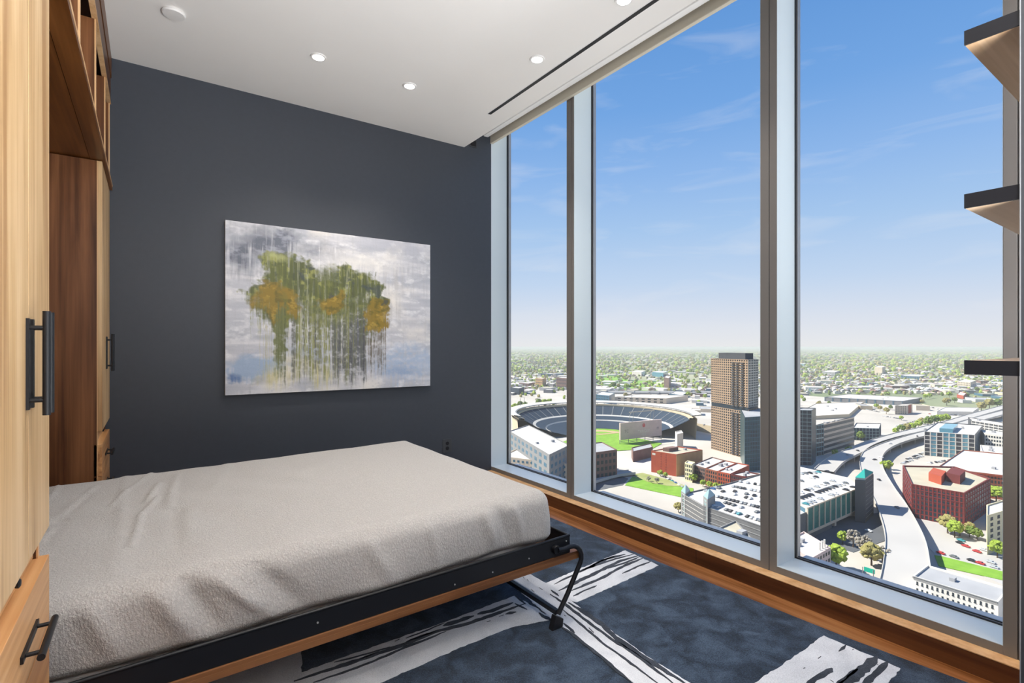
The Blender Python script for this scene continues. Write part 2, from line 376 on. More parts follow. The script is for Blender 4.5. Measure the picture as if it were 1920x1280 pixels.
B('rail_edge', (XF - .02, Y0, 2.690, XF + .0015, Y1, 2.699), M['edge'], o)
B('back_panel', (XB, Y0, 2.192, XB + .01, Y1, CEIL - .002), M['black'], o)
for yd in (1.143, 1.74, 2.33, 2.99, 3.60, 3.972):
    p = B('divider', (XB + .01, yd, 2.200, XF - .010, yd + .018, 2.69 if yd < 3.9 else 2.69), M['walnut'], o)
    B('edge_band', (XF - .010, yd, 2.200, XF - .004, yd + .018, 2.69), M['edge'], p)
B('top_panel', (XB + .01, Y0, 2.845, XF - .02, Y1, 2.86), M['walnut_y'], o)

# bed niche back panel
struct(B('wall_niche', (XB - .005, 1.665, 0, XB + .01, 3.377, 2.168), M['walnut']))

# ================================================================== BED
TILT = math.atan(.018)
bed = empty('fold_down_bed', (0, 2.52, 0), 'fold-down wall bed with black steel frame, walnut face board and bent tube leg', 'bed'); bed.rotation_euler.y = -TILT
def yl(y): return y - 2.52
NB = 1.727; FB = 3.335
RX0, RX1, RZ0, RZ1 = -.45, 1.526, .280, .355
for (a, b) in ((NB, NB + .010), (FB - .010, FB)):
    B('side_rail', (RX0, yl(a), RZ0, RX1, yl(b), RZ1), M['black_metal'], bed, bevel=.0015)
for (a, b) in ((NB, NB + .012), (FB - .012, FB)):
    MB().tube([(RX0, yl(a) + .004, RZ1), (RX1 - .004, yl(a) + .004, RZ1)], .006, 10).build('rail_lip', M['black_metal'], bed, smooth=True)
er = MB().box(RX1 - .006, yl(NB), RZ0, RX1, yl(FB), RZ1).build('end_rail', M['black_metal'], bed, bevel=.0015)
MB().tube([(RX1 - .003, yl(NB), RZ1), (RX1 - .003, yl(FB), RZ1)], .005, 10).build('rail_lip', M['black_metal'], bed, smooth=True)
for k in range(9):
    x = -.3 + k * .2; B('slat', (x, yl(NB + .012), .288, x + .07, yl(FB - .012), .300), M['black_metal'], bed)
B('face_board', (-.42, yl(NB - .006), .246, 1.580, yl(FB + .006), .2795), M['bed_wood'], bed, bevel=.0015)
B('board_edge', (-.42, yl(NB - .0072), .247, 1.5805, yl(NB - .0055), .266), M['bed_wood'], bed)
B('mattress', (-.40, yl(1.80), .302, 1.41, yl(3.26), .50), M['plastic_white'], bed, bevel=.03)
for (x, z) in ((.45, .318), (.95, .300), (1.12, .301), (1.30, .31), (1.505, .335)):
    MB().lathe([(.003, 0), (.003, .0025)], 12, (x, yl(NB) - .0025, z), 'y').build('bolt', M['gasket_grey'], bed)
# bent tube leg: from the pivot out past the corner, down to a cross bar near the rug
for s, y in ((0, 1.706), (1, 3.352)):
    yy = yl(y)
    pts = []
    path = [(1.440, .317), (1.475, .313), (1.505, .316), (1.528, .314), (1.549, .305), (1.565, .289), (1.574, .268), (1.5735, .248), (1.566, .230), (1.491, .1157), (1.436, .042)]
    lg = MB().tube([(x, yy, z) for x, z in path], .0105, 14).build('leg', M['black_metal'], bed, smooth=True)
    dy = -1 if s == 0 else 1
    MB().lathe([(.017, 0), (.019, .008), (.017, .020)], 18, (1.438, yl(NB) - .020 if s == 0 else yl(FB), .317), 'y').build('pivot_boss', M['black_metal'], bed, smooth=True)
    ft = MB()
    ft.add([(1.392, yy - .014, -.0112), (1.450, yy - .014, -.0112), (1.456, yy - .013, .022), (1.412, yy - .013, .048),
            (1.392, yy + .014, -.0112), (1.450, yy + .014, -.0112), (1.456, yy + .013, .022), (1.412, yy + .013, .048)],
           [(0, 1, 2, 3), (7, 6, 5, 4), (0, 4, 5, 1), (1, 5, 6, 2), (2, 6, 7, 3), (3, 7, 4, 0)])
    ft.build('rubber_foot', M['black'], lg, bevel=.003, fixn=True)
MB().box(1.424, yl(1.710), .040, 1.444, yl(3.348), .060).build('cross_bar', M['black_metal'], bed, bevel=.002)

# blanket
def fabric():
    m, t, b = principled('cream_blanket'); b.inputs['Roughness'].default_value = .9; b.inputs['Specular IOR Level'].default_value = .15
    b.inputs['Sheen Weight'].default_value = .2
    tc = N(t, 'ShaderNodeTexCoord')
    mp = N(t, 'ShaderNodeMapping'); mp.inputs['Scale'].default_value = (1.0, 1.0, .6); t.links.new(tc.outputs['Object'], mp.inputs[0])
    v = N(t, 'ShaderNodeTexVoronoi'); v.inputs['Scale'].default_value = 170; v.feature = 'SMOOTH_F1'; v.inputs['Randomness'].default_value = .9
    t.links.new(mp.outputs[0], v.inputs['Vector'])
    n = N(t, 'ShaderNodeTexNoise'); n.inputs['Scale'].default_value = 320; n.inputs['Detail'].default_value = 2; t.links.new(tc.outputs['Object'], n.inputs['Vector'])
    n3 = N(t, 'ShaderNodeTexNoise'); n3.inputs['Scale'].default_value = 3; n3.inputs['Detail'].default_value = 3; t.links.new(tc.outputs['Object'], n3.inputs['Vector'])
    mx = N(t, 'ShaderNodeMath', operation='MULTIPLY_ADD'); mx.inputs[1].default_value = -1.1; t.links.new(v.outputs['Distance'], mx.inputs[0]); t.links.new(n.outputs['Fac'], mx.inputs[2])
    bp = N(t, 'ShaderNodeBump'); bp.inputs['Strength'].default_value = .9; bp.inputs['Distance'].default_value = .003
    t.links.new(mx.outputs[0], bp.inputs['Height']); t.links.new(bp.outputs[0], b.inputs['Normal'])
    r = N(t, 'ShaderNodeValToRGB'); t.links.new(mx.outputs[0], r.inputs[0])
    r.color_ramp.elements[0].position = -.0; r.color_ramp.elements[0].color = (.40, .39, .38, 1); r.color_ramp.elements[1].position = .45; r.color_ramp.elements[1].color = (.50, .488, .472, 1)
    t.links.new(r.outputs[0], b.inputs['Base Color'])
    return m
M['blanket'] = fabric()
def smooth_noise(n, k, seed):
    g = np.random.default_rng(seed).normal(size=n)
    x = np.arange(-3 * k, 3 * k + 1); w_ = np.exp(-x ** 2 / (2 * k * k)); w_ /= w_.sum()
    o = np.convolve(np.pad(g, 3 * k, mode='wrap'), w_, 'valid'); return o / (o.std() + 1e-9)
def blanket():
    bx0, bx1, by0, by1 = -.42, 1.455, 1.762, 3.300; ZTOP = .560; R = .055; ZBOT = .345
    cx0, cx1, cy0, cy1 = bx0 + R, bx1 - R, by0 + R, by1 - R
    arc = R * math.pi / 2; dmax = arc + (ZTOP - R - ZBOT)
    st = .0085
    ps = np.arange(cx0 - .02, cx1 + dmax + st, st); qs = np.arange(cy0 - dmax, cy1 + dmax + st, st)
    P, Q = np.meshgrid(ps, qs, indexing='ij')
    cxp = np.clip(P, cx0, cx1); cyp = np.clip(Q, cy0, cy1)
    cxp = np.where(P < cx0, P, cxp)
    dx, dy = P - cxp, Q - cyp; d = np.hypot(dx, dy); dd = np.minimum(d, dmax)
    nx = np.where(d > 1e-6, dx / np.maximum(d, 1e-6), 0); ny = np.where(d > 1e-6, dy / np.maximum(d, 1e-6), 0)
    a = np.minimum(dd, arc) / R
    outd = R * np.sin(a); drop = R * (1 - np.cos(a)) + np.maximum(dd - arc, 0)
    side = np.clip((dd - arc * .5) / (dmax - arc * .5), 0, 1)
    # perimeter coordinate for the vertical folds
    s = np.where(np.abs(ny) > np.abs(nx), cxp + np.where(ny < 0, 0, 7), cyp + 3 + cxp)
    S1 = smooth_noise(1400, 9, 3); S2 = smooth_noise(1400, 4, 4); S3 = smooth_noise(1400, 22, 5)
    idx = ((s + 1) * 100)
    sh = side * .05 * 100
    def smp(A, off):
        f = np.clip(idx + off, 0, 1398.9) % 1399; i = f.astype(int); return A[i] * (1 - (f - i)) + A[np.minimum(i + 1, 1399)] * (f - i)
    fold = (.0065 * smp(S1, sh * 1.6) + .0028 * smp(S2, sh * 2.2) + .006 * smp(S3, sh)) * side ** 1.1
    bulge = .010 * np.sin(np.pi * side)
    tuck = -.020 * np.clip((side - .86) / .14, 0, 1) ** 1.6
    # named folds of the near side: (x at top, x at bottom, height, width)
    for (xt, xb, hgt, wd) in ((.02, .12, .013, .035), (.09, .19, -.012, .03), (.16, .34, .012, .03), (.27, .43, -.010, .035), (.62, .72, .007, .03), (1.10, 1.16, .010, .025), (1.17, 1.24, -.008, .022), (1.24, 1.30, .009, .02), (.86, .90, .006, .02), (-.13, -.05, .009, .03)):
        xc = xt + (xb - xt) * side
        fold += np.where(ny < -.5, 1, 0) * hgt * 1.5 * np.exp(-((cxp - xc) / wd) ** 2) * np.sin(np.pi * np.clip(side * .95 + .05, 0, 1) ** .8) 
    off = fold + bulge + tuck
    X = cxp + nx * (outd + off * (side > 0)); Y = cyp + ny * (outd + off * (side > 0)); Z = ZTOP - drop
    top = 1 - np.clip(dd / arc, 0, 1)
    # the top: gentle crown, soft waves, and a few sharp creases near the head end
    u_ = (P - bx0) / (bx1 - bx0); v_ = (Q - by0) / (by1 - by0)
    Z += top * (.012 * np.sin(np.pi * np.clip(v_, 0, 1)) * np.sin(np.pi * np.clip(u_ * .8 + .2, 0, 1)))
    Z += top * (.0022 * np.sin(P * 23 + Q * 9 + 2 * np.sin(Q * 5)) * np.exp(-((P - .2) / .5) ** 2) + .0016 * np.sin(P * 9 - Q * 17 + 1.3 * np.sin(P * 6)))
    def crease(pts, hgt, wd, ax=1.0):
        nonlocal Z
        W_ = [onZ(u, v, .562) for u, v in pts]
        for (p, q) in zip(W_, W_[1:]):
            p0 = np.array(p[:2]); e = np.array(q[:2]) - p0; L = np.hypot(*e)
            t_ = np.clip(((P - p0[0]) * e[0] + (Q - p0[1]) * e[1]) / L ** 2, 0, 1)
            ds = np.hypot(P - p0[0] - t_ * e[0], Q - p0[1] - t_ * e[1])
            Z += top * hgt * np.exp(-(ds / wd) ** 2)
    crease([(301, 936), (270, 972), (262, 1000), (253, 1027)], .010, .011)
    crease([(303, 908), (290, 930), (281, 942)], .009, .012)
    crease([(114, 908), (104, 925), (92, 938)], .007, .012)
    crease([(184, 911), (140, 950), (98, 1000), (80, 1018)], .006, .016)
    crease([(170, 925), (120, 975), (95, 1010)], -.007, .018)
    crease([(290, 885), (240, 925), (215, 950)], .006, .011)
    crease([(240, 892), (233, 960), (231, 1010)], .005, .02)
    crease([(336, 890), (326, 930), (322, 955)], .006, .016)
    crease([(360, 960), (352, 1020)], .006, .03); crease([(335, 960), (343, 1020)], -.007, .03)
    crease([(430, 870), (400, 930)], .004, .03); crease([(640, 850), (560, 900)], .0035, .05)
    crease([(230, 1010), (222, 1075)], .005, .03)
    n1, n2 = P.shape
    V = np.stack([X, Y - 2.52, Z], -1).reshape(-1, 3)
    I = np.arange(n1 * n2).reshape(n1, n2)
    F = np.stack([I[:-1, :-1], I[1:, :-1], I[1:, 1:], I[:-1, 1:]], -1).reshape(-1, 4)
    # drop the collapsed cells outside the skirt corner
    keep = (d[:-1, :-1] < dmax + st) | (d[1:, 1:] < dmax + st)
    F = F[keep.reshape(-1)]
    me = bpy.data.meshes.new('blanket'); me.from_pydata(V.tolist(), [], F.tolist()); me.materials.append(M['blanket'])
    me.polygons.foreach_set('use_smooth', [True] * len(me.polygons)); me.update()
    o = link('blanket', me); o.location = (0, 2.52, 0); o.rotation_euler.y = -TILT
    tag(o, 'crinkled cream blanket stretched over the fold-down mattress', 'blanket')
blanket()

# ================================================================== RUG
RT = .014
rug = empty('rug', (1.0, 1.5, 0), 'slate blue rug with ragged pale brush stroke bands', 'rug')
def rl(p): return (p[0] - 1.0, p[1] - 1.5)
rx = 2.362
MB().prism([rl(p) for p in ((-.10, -1.6), (2.41, -1.6), (2.403, .534), (2.362, .937), (2.335, 1.613), (2.30, 3.30), (2.28, 3.95), (-.10, 3.95))], .0005, RT).build('pile', M['rug_dark'], rug)
def fl(u, v): p = onZ(u, v, RT); return (p[0], p[1])
rr = random.Random(5)
def ragged(pts, amp, step=.02, closed=True):
    """subdivide a polyline and roughen it like a dry brush edge"""
    o = []; n = len(pts)
    for i in range(n if closed else n - 1):
        a, b = pts[i], pts[(i + 1) % n]; L = math.dist(a, b); k = max(1, int(L / step)); nx, ny = (b[1] - a[1]) / (L + 1e-9), -(b[0] - a[0]) / (L + 1e-9)
        for j in range(k):
            t = j / k; q = rr.uniform(-amp, amp) if j else 0; o.append((a[0] + (b[0] - a[0]) * t + nx * q, a[1] + (b[1] - a[1]) * t + ny * q))
    if not closed: o.append(pts[-1])
    return o
def tri_fill(pts, z0, z1):
    """a flat pile patch with cut edges, triangulated"""
    from mathutils.geometry import tessellate_polygon
    v = [rl(p) for p in pts]; n = len(v)
    ar = sum(v[i][0] * v[(i + 1) % n][1] - v[(i + 1) % n][0] * v[i][1] for i in range(n))
    if ar < 0: v = v[::-1]
    tr = tessellate_polygon([[Vector((x, y, 0)) for x, y in v]])
    mb = MB(); V = [(x, y, z1) for x, y in v] + [(x, y, z0) for x, y in v]
    F = []
    for t in tr:
        a, b, c = t; s = (v[b][0] - v[a][0]) * (v[c][1] - v[a][1]) - (v[c][0] - v[a][0]) * (v[b][1] - v[a][1])
        F.append((a, b, c) if s > 0 else (a, c, b))
    F += [(n + i, n + (i + 1) % n, (i + 1) % n, i) for i in range(n)]
    return mb.add(V, F)
def ext(a, b, k): return (a[0] + (b[0] - a[0]) * k, a[1] + (b[1] - a[1]) * k)
# bands
A_l = [fl(952.8, 1090), fl(1047.8, 1171.6), fl(1092, 1203), fl(1187, 1280)]; A_r = [fl(997.3, 1078), fl(1024, 1093), fl(1077.5, 1131.5), fl(1136.8, 1176), fl(1211, 1229.5), fl(1288, 1277)]
Al = [ext(A_l[1], A_l[0], 3.2)] + A_l + [ext(A_l[-2], A_l[-1], 2.6)]; Ar = [ext(A_r[2], A_r[0], 3.0)] + A_r + [ext(A_r[-2], A_r[-1], 3.4)]
bands = [Al + Ar[::-1],
         [fl(1172.4, 1032), fl(1100, 1061), fl(1024, 1093), fl(1040, 1118), fl(1081.9, 1129), fl(1136.8, 1104.8), fl(1234.8, 1060.3)],
         [fl(565.4, 1261), fl(731.7, 1201.7), fl(833.7, 1166.7), fl(965, 1117), fl(1040, 1160), fl(958.7, 1176), fl(877.5, 1207.5), fl(708, 1282), fl(560, 1345), fl(440, 1310)],
         [fl(565.4, 1200), fl(565.4, 1262), fl(560, 1340), fl(380, 1420), fl(360, 1290)],
         [fl(1544.7, 1191.9), fl(1499.4, 1223.75), fl(1440, 1264), fl(1415, 1281), fl(1330, 1345), fl(1600, 1345), fl(1666.6, 1280), fl(1688.4, 1253.6)]]
for k, bnd in enumerate(bands):
    tri_fill(ragged(bnd, .0035, .018), RT - .004, RT + .0018 + k * .00012).build('pale_band', M['rug_light'], rug)
def stroke(px, w0, amp=.25, tip=True, w1=None):
    """a dark dry-brush line; width in metres"""
    pts = ragged([fl(*p) for p in px], .0022, .022, closed=False); n = len(pts); L = []; R_ = []
    for i, p in enumerate(pts):
        a = pts[max(0, i - 1)]; b = pts[min(n - 1, i + 1)]; l = math.dist(a, b) + 1e-9; nx, ny = (b[1] - a[1]) / l, -(b[0] - a[0]) / l
        t = i / max(1, n - 1); w_ = w0 + ((w1 or w0) - w0) * t
        if tip: w_ *= min(1, .25 + 5 * t, .25 + 5 * (1 - t))
        w_ *= rr.uniform(1 - amp, 1 + amp) * .5
        L.append((p[0] + nx * w_, p[1] + ny * w_)); R_.append((p[0] - nx * w_, p[1] - ny * w_))
    tri_fill(L + R_[::-1], RT - .002, RT + .0032).build('dark_stroke', M['rug_stroke'], rug)
c5 = lambda x, y: (840 + x / 3.369, 900 + y / 3.369)
c6 = lambda x, y: (440 + x / 3.4286, 980 + y / 3.4286)
c4 = lambda x, y: (1440 + x / 6.4, 1130 + y / 6.4)
SB = [([(1175, 468), (1040, 505), (850, 570), (670, 660)], .012), ([(1200, 480), (1080, 515), (930, 590), (700, 700)], .022), ([(1235, 492), (1110, 545), (960, 625), (780, 700)], .018),
      ([(1280, 515), (1190, 550), (1100, 592)], .012), ([(940, 668), (860, 700), (790, 735)], .010), ([(1210, 486), (1130, 520), (1010, 560)], .012), ([(1120, 470), (1000, 500), (880, 560)], .02),
      ([(1060, 480), (960, 515), (830, 585)], .014),
      ([(645, 722), (740, 785), (860, 880), (920, 925), (1050, 1020), (1110, 1052), (1250, 1150), (1420, 1285)], .016), ([(760, 775), (850, 830), (960, 905), (1075, 1010), (1200, 1095), (1330, 1180), (1500, 1290)], .026),
      ([(650, 695), (700, 735)], .012), ([(725, 820), (860, 930), (1000, 1050), (1130, 1140), (1250, 1230), (1330, 1290)], .011), ([(700, 915), (800, 985), (860, 1035), (1000, 1145), (1150, 1275)], .014),
      ([(730, 905), (800, 970)], .012), ([(890, 935), (920, 965)], .014), ([(525, 690), (545, 708)], .008), ([(575, 680), (598, 695)], .008), ([(500, 628), (508, 640)], .009), ([(475, 615), (482, 622)], .009), ([(735, 855), (745, 862)], .009), ([(620, 850), (590, 830), (560, 800)], .008),
      ([(575, 840), (600, 862), (655, 885)], .022)]
for pts, w_ in SB: stroke([c5(*p) for p in pts], w_)
SC = [([(380, 1022), (600, 950), (800, 885), (1000, 815), (1100, 780), (1300, 700), (1500, 650), (1700, 580), (1870, 520)], .022), ([(505, 1030), (700, 965), (900, 890), (1100, 800), (1250, 745), (1360, 700)], .014),
      ([(640, 900), (830, 850), (1000, 800)], .008), ([(1030, 765), (1060, 750)], .012), ([(1100, 745), (1220, 700), (1350, 645)], .008), ([(1340, 665), (1450, 630), (1540, 600)], .024), ([(1560, 590), (1650, 570), (1720, 540), (1790, 515)], .022),
      ([(1700, 605), (1730, 595)], .010), ([(1740, 590), (1810, 575)], .02), ([(1620, 640), (1645, 632)], .014), ([(1800, 520), (1880, 560)], .012), ([(800, 880), (930, 830)], .01), ([(1100, 770), (1200, 730), (1290, 700)], .012), ([(1800, 470), (1840, 500), (1870, 525)], .012)]
for pts, w_ in SC: stroke([c6(*p) for p in pts], w_)
SE = [([(1310, 650), (1250, 700), (1150, 800), (1050, 880), (940, 970), (820, 1060)], .034), ([(1435, 715), (1370, 780), (1300, 850), (1210, 935), (1120, 1010)], .022), ([(1080, 800), (1000, 850), (930, 910), (860, 960), (800, 1010)], .014),
      ([(770, 790), (700, 840), (640, 880), (560, 920), (510, 965), (440, 1010)], .022), ([(935, 512), (900, 550), (850, 588)], .012), ([(635, 650), (600, 675)], .009), ([(445, 785), (425, 793)], .009), ([(1030, 562), (1012, 570)], .009), ([(1300, 740), (1322, 750)], .010),
      ([(745, 930), (790, 960)], .01), ([(715, 850), (740, 858)], .012)]
for pts, w_ in SE: stroke([c4(*p) for p in pts], w_)

# ================================================================== PAINTING
def painting():
    x0, x1, z0, z1, yf = .419, 1.936, .886, 2.068, 3.965
    o = empty('canvas_painting', ((x0 + x1) / 2, 4.0, z0), 'abstract canvas of dripping olive trees over pale grey washes on the grey wall', 'painting')
    w_, h_ = x1 - x0, z1 - z0
    B('stretcher', (-w_ / 2, -.033, 0, w_ / 2, -.001, h_), M['white_trim'], o)
    nx, nz = 440, 340
    R = np.random.default_rng(3)
    def fbm(ax, az, seed, octs=4):
        g = np.random.default_rng(seed); out = np.zeros((nz, nx)); amp = 1; tot = 0
        for k in range(octs):
            gx, gz = int(ax * 2 ** k) + 2, int(az * 2 ** k) + 2; G = g.random((gz, gx))
            X_ = np.linspace(0, gx - 1.001, nx); Z_ = np.linspace(0, gz - 1.001, nz); xi = X_.astype(int); zi = Z_.astype(int)
            fx = X_ - xi; fz = Z_ - zi; fx = fx * fx * (3 - 2 * fx); fz = fz * fz * (3 - 2 * fz)
            a = G[np.ix_(zi, xi)]; b = G[np.ix_(zi, xi + 1)]; c = G[np.ix_(zi + 1, xi)]; d = G[np.ix_(zi + 1, xi + 1)]
            out += amp * ((a * (1 - fx) + b * fx) * (1 - fz)[:, None] + (c * (1 - fx) + d * fx) * fz[:, None]); tot += amp; amp *= .55
        return out / tot
    T = np.linspace(0, 1, nx)[None, :].repeat(nz, 0); V = np.linspace(0, 1, nz)[:, None].repeat(nx, 1)   # V from the top
    def px(x, y):   # a point of the photographed canvas -> canvas coordinates
        t = (x - 70) / 1233; s = t * 1.253 / ((1 - t) + t * 1.253); yt = 103 + t * 149; yb = 1158 - t * 64
        return s, (y - yt) / (yb - yt)
    C = np.ones((nz, nx, 3)) * np.array([.50, .51, .56])
    def mix(mask, c): 
        nonlocal C
        m_ = np.clip(mask, 0, 1)[..., None]; C = C * (1 - m_) + np.array(c) * m_
    brush = fbm(5, 26, 1); soft = fbm(4, 4, 2); vert = fbm(90, 5, 4, 3); vert2 = fbm(60, 3, 6, 3); fine = fbm(60, 60, 8, 3); warp = fbm(9, 9, 9); w2 = fbm(34, 34, 12); w3 = fbm(30, 30, 13); streak = fbm(150, 4, 14, 2); mott = fbm(22, 30, 15)
    mix((brush - .5) * 2.6, (.76, .75, .77)); mix((.48 - brush) * 3, (.40, .42, .48)); mix((streak - .6) * 1.6, (.42, .43, .46)); mix((mott - .58) * 3, (.78, .78, .80)); mix((soft - .58) * 3, (.80, .76, .70)); mix((fine - .6) * 2, (.44, .45, .49))
    def blob(x, y, r, ry=None, soft_=.35):
        s, v = px(x, y); rx_ = r / 1150; ry_ = (ry or r) / 950
        d = np.hypot((T + (warp - .5) * .10 + (w2 - .5) * .05 - s) / rx_, (V + (soft - .5) * .06 + (w3 - .5) * .07 - v) / ry_) + (streak - .5) * .55 * (V > v)
        return np.clip((1 - d) / soft_, 0, 1)
    # dark wash, upper left
    m_ = np.maximum.reduce([blob(230, 240, 190, 130, .7), blob(150, 300, 110, 170, .8), blob(330, 220, 120, 90, .6), blob(480, 270, 200, 60, .9) * .6])
    mix(m_ * np.clip(.75 + (vert - .33) * 3.2 + (streak - .5) * 2, .15, .95), (.115, .13, .17)); mix(m_ * np.clip((mott - .5) * 4, 0, .7), (.36, .38, .45))
    mix(np.maximum(blob(960, 470, 160, 150, .9), blob(980, 640, 110, 150, .9)) * np.clip((vert2 - .42) * 2.6, 0, .6), (.42, .41, .41))
    mix(blob(1050, 250, 420, 60, .9) * .35, (.52, .52, .60)); mix(blob(760, 350, 300, 90, .9) * .6, (.86, .83, .78))
    # blue washes below
    mix(blob(1100, 960, 300, 150, .5) * .85 * np.clip(.4 + (fine - .3) * 1.6, 0, 1), (.36, .46, .62)); mix(blob(180, 990, 210, 80, .5) * .9, (.30, .40, .56)); mix(blob(100, 1050, 60, 40, .8), (.12, .20, .38))
    mix(blob(440, 900, 180, 60, .9) * .55, (.34, .42, .52)); mix(blob(1040, 1000, 130, 50, .8) * .6, (.22, .32, .52)); mix(blob(1280, 960, 160, 80, .8) * .5, (.46, .54, .68))
    for (x, y, r, ry) in ((420, 980, 110, 80), (300, 1060, 130, 80), (520, 1050, 110, 110), (640, 960, 70, 50)): mix(blob(x, y, r, ry, .8) * np.clip((vert - .3) * 2, .2, .8), (.54, .49, .17))
    # drips
    def column(xa, xb, ya, yb, dens, c, seed, wmax=3.2):
        g = np.random.default_rng(seed)
        for k in range(dens):
            x = g.uniform(xa, xb); y0 = ya + g.uniform(-40, 60); y1 = y0 + (yb - y0) * g.beta(3.2, 1.2)
            s, va = px(x, y0); _, vb = px(x, y1); wd = g.uniform(.8, wmax) / 1233
            j = np.abs(T - s - .0012 * np.sin(V * 60 + k)) / wd
            mk = np.clip(1.25 - j, 0, 1) * (V > va) * (V < vb) * np.clip((vb - V) * 14, 0, 1) * g.uniform(.35, .95)
            mix(mk * np.clip(.45 + (fine - .35) * 2, .2, 1), tuple(np.array(c) * g.uniform(.7, 1.35)))
    column(360, 800, 560, 1130, 260, (.12, .125, .10), 21, 5.5); column(380, 780, 600, 1140, 150, (.24, .25, .09), 22, 5.5); column(780, 930, 650, 1080, 70, (.16, .14, .11), 23, 5)
    column(160, 220, 600, 840, 10, (.22, .24, .10), 24); column(560, 780, 680, 1150, 110, (.09, .095, .11), 25, 5); column(200, 360, 700, 1150, 16, (.35, .33, .15), 26); column(400, 700, 620, 1000, 26, (.62, .62, .58), 27, 2.0); column(330, 860, 430, 900, 130, (.10, .115, .05), 28, 5)
    # crown masses
    gm = np.maximum.reduce([blob(330, 360, 110, 100, .25), blob(320, 450, 120, 120, .3), blob(540, 520, 260, 110, .5), blob(560, 640, 200, 110, .7) * .75, blob(280, 620, 90, 130, .4), blob(430, 400, 100, 90, .3), blob(470, 490, 130, 100, .4), blob(570, 440, 110, 90, .6) * .75, blob(660, 420, 60, 80, .3), blob(650, 520, 130, 90, .5), blob(740, 470, 100, 80, .35), blob(830, 510, 70, 70, .25), blob(860, 600, 90, 60, .4), blob(190, 530, 50, 60, .4), blob(640, 600, 180, 70, .8) * .8, blob(430, 560, 80, 60, .6)])
    mix(gm * np.clip(.8 + (vert - .4) * 2.2, .45, .98), (.14, .155, .03)); mix(gm * np.clip((vert2 - .42) * 4, 0, .9), (.07, .085, .035)); mix(gm * np.clip((w3 - .53) * 5, 0, .7), (.33, .34, .10)); mix(gm * np.clip((mott - .55) * 5 + (streak - .5) * 3, 0, .75), (.06, .075, .035)); mix(gm * np.clip((streak - .68) * 6, 0, .4), (.42, .43, .28)); mix(gm * np.clip((vert - .5) * 5, 0, .75), (.085, .10, .03)); mix(blob(310, 300, 70, 40, .6) * .6, (.42, .44, .20))
    for (x, y, r, ry) in ((280, 570, 110, 95), (250, 520, 70, 60), (330, 590, 60, 80), (285, 660, 45, 60), (570, 610, 90, 60), (600, 570, 60, 40), (850, 650, 70, 80), (910, 670, 55, 100), (870, 740, 60, 50)):
        mix(blob(x, y, r, ry, .3) * .92, (.23, .155, .016)); mix(blob(x, y, r, ry, .4) * np.clip((mott - .5) * 5 + (streak - .5) * 2, 0, .75), (.11, .095, .015)); mix(blob(x, y, r * .8, ry * .8, .5) * np.clip((w2 - .56) * 6, 0, .6), (.44, .30, .05))
    mix(blob(300, 800, 30, 260, .5) * .9, (.13, .15, .035)); column(285, 330, 620, 1150, 26, (.12, .135, .05), 31, 6)
    for (x, y, r, ry) in ((835, 520, 55, 45), (780, 500, 30, 25), (670, 465, 26, 16), (905, 610, 30, 22), (830, 560, 40, 20), (480, 370, 30, 30), (400, 420, 25, 40), (580, 540, 25, 14)): mix(blob(x, y, r, ry, .5) * .8, (.055, .07, .065))
    # fine canvas grain
    C *= (1 + (R.random((nz, nx, 1)) - .5) * .07)
    v = np.stack([(T - .5) * w_, np.full_like(T, -.0335), (1 - V) * h_], -1).reshape(-1, 3)
    I = np.arange(nx * nz).reshape(nz, nx); F = np.stack([I[:-1, :-1], I[1:, :-1], I[1:, 1:], I[:-1, 1:]], -1).reshape(-1, 4)
    me = bpy.data.meshes.new('painted_face'); me.from_pydata(v.tolist(), [], F.tolist())
    at = me.color_attributes.new('paint', 'FLOAT_COLOR', 'POINT'); at.data.foreach_set('color', np.concatenate([C, np.ones((nz, nx, 1))], -1).astype(np.float32).ravel())
    m, t, b = principled('paint'); b.inputs['Roughness'].default_value = .5
    a = N(t, 'ShaderNodeAttribute', attribute_name='paint'); t.links.new(a.outputs['Color'], b.inputs['Base Color'])
    n = N(t, 'ShaderNodeTexNoise'); n.inputs['Scale'].default_value = 90; n.inputs['Detail'].default_value = 4; tcc = N(t, 'ShaderNodeTexCoord'); t.links.new(tcc.outputs['Object'], n.inputs['Vector'])
    bp = N(t, 'ShaderNodeBump'); bp.inputs['Strength'].default_value = .25; bp.inputs['Distance'].default_value = .002; t.links.new(n.outputs['Fac'], bp.inputs['Height']); t.links.new(bp.outputs[0], b.inputs['Normal'])
    me.materials.append(m); me.update(); link('painted_face', me, o)
painting()

# outlet low on the grey wall
o = empty('wall_outlet', (2.112, 4.0, .30), 'dark outlet plate low on the grey wall behind the bed', 'outlet')
B('cover_plate', (-.042, -.006, 0, .042, 0, .115), M['charcoal'], o, bevel=.002)
for z in (.025, .068): MB().lathe([(.016, 0), (.016, .003)], 16, (0, -.0085, z + .01), 'y').build('socket', M['black'], o)

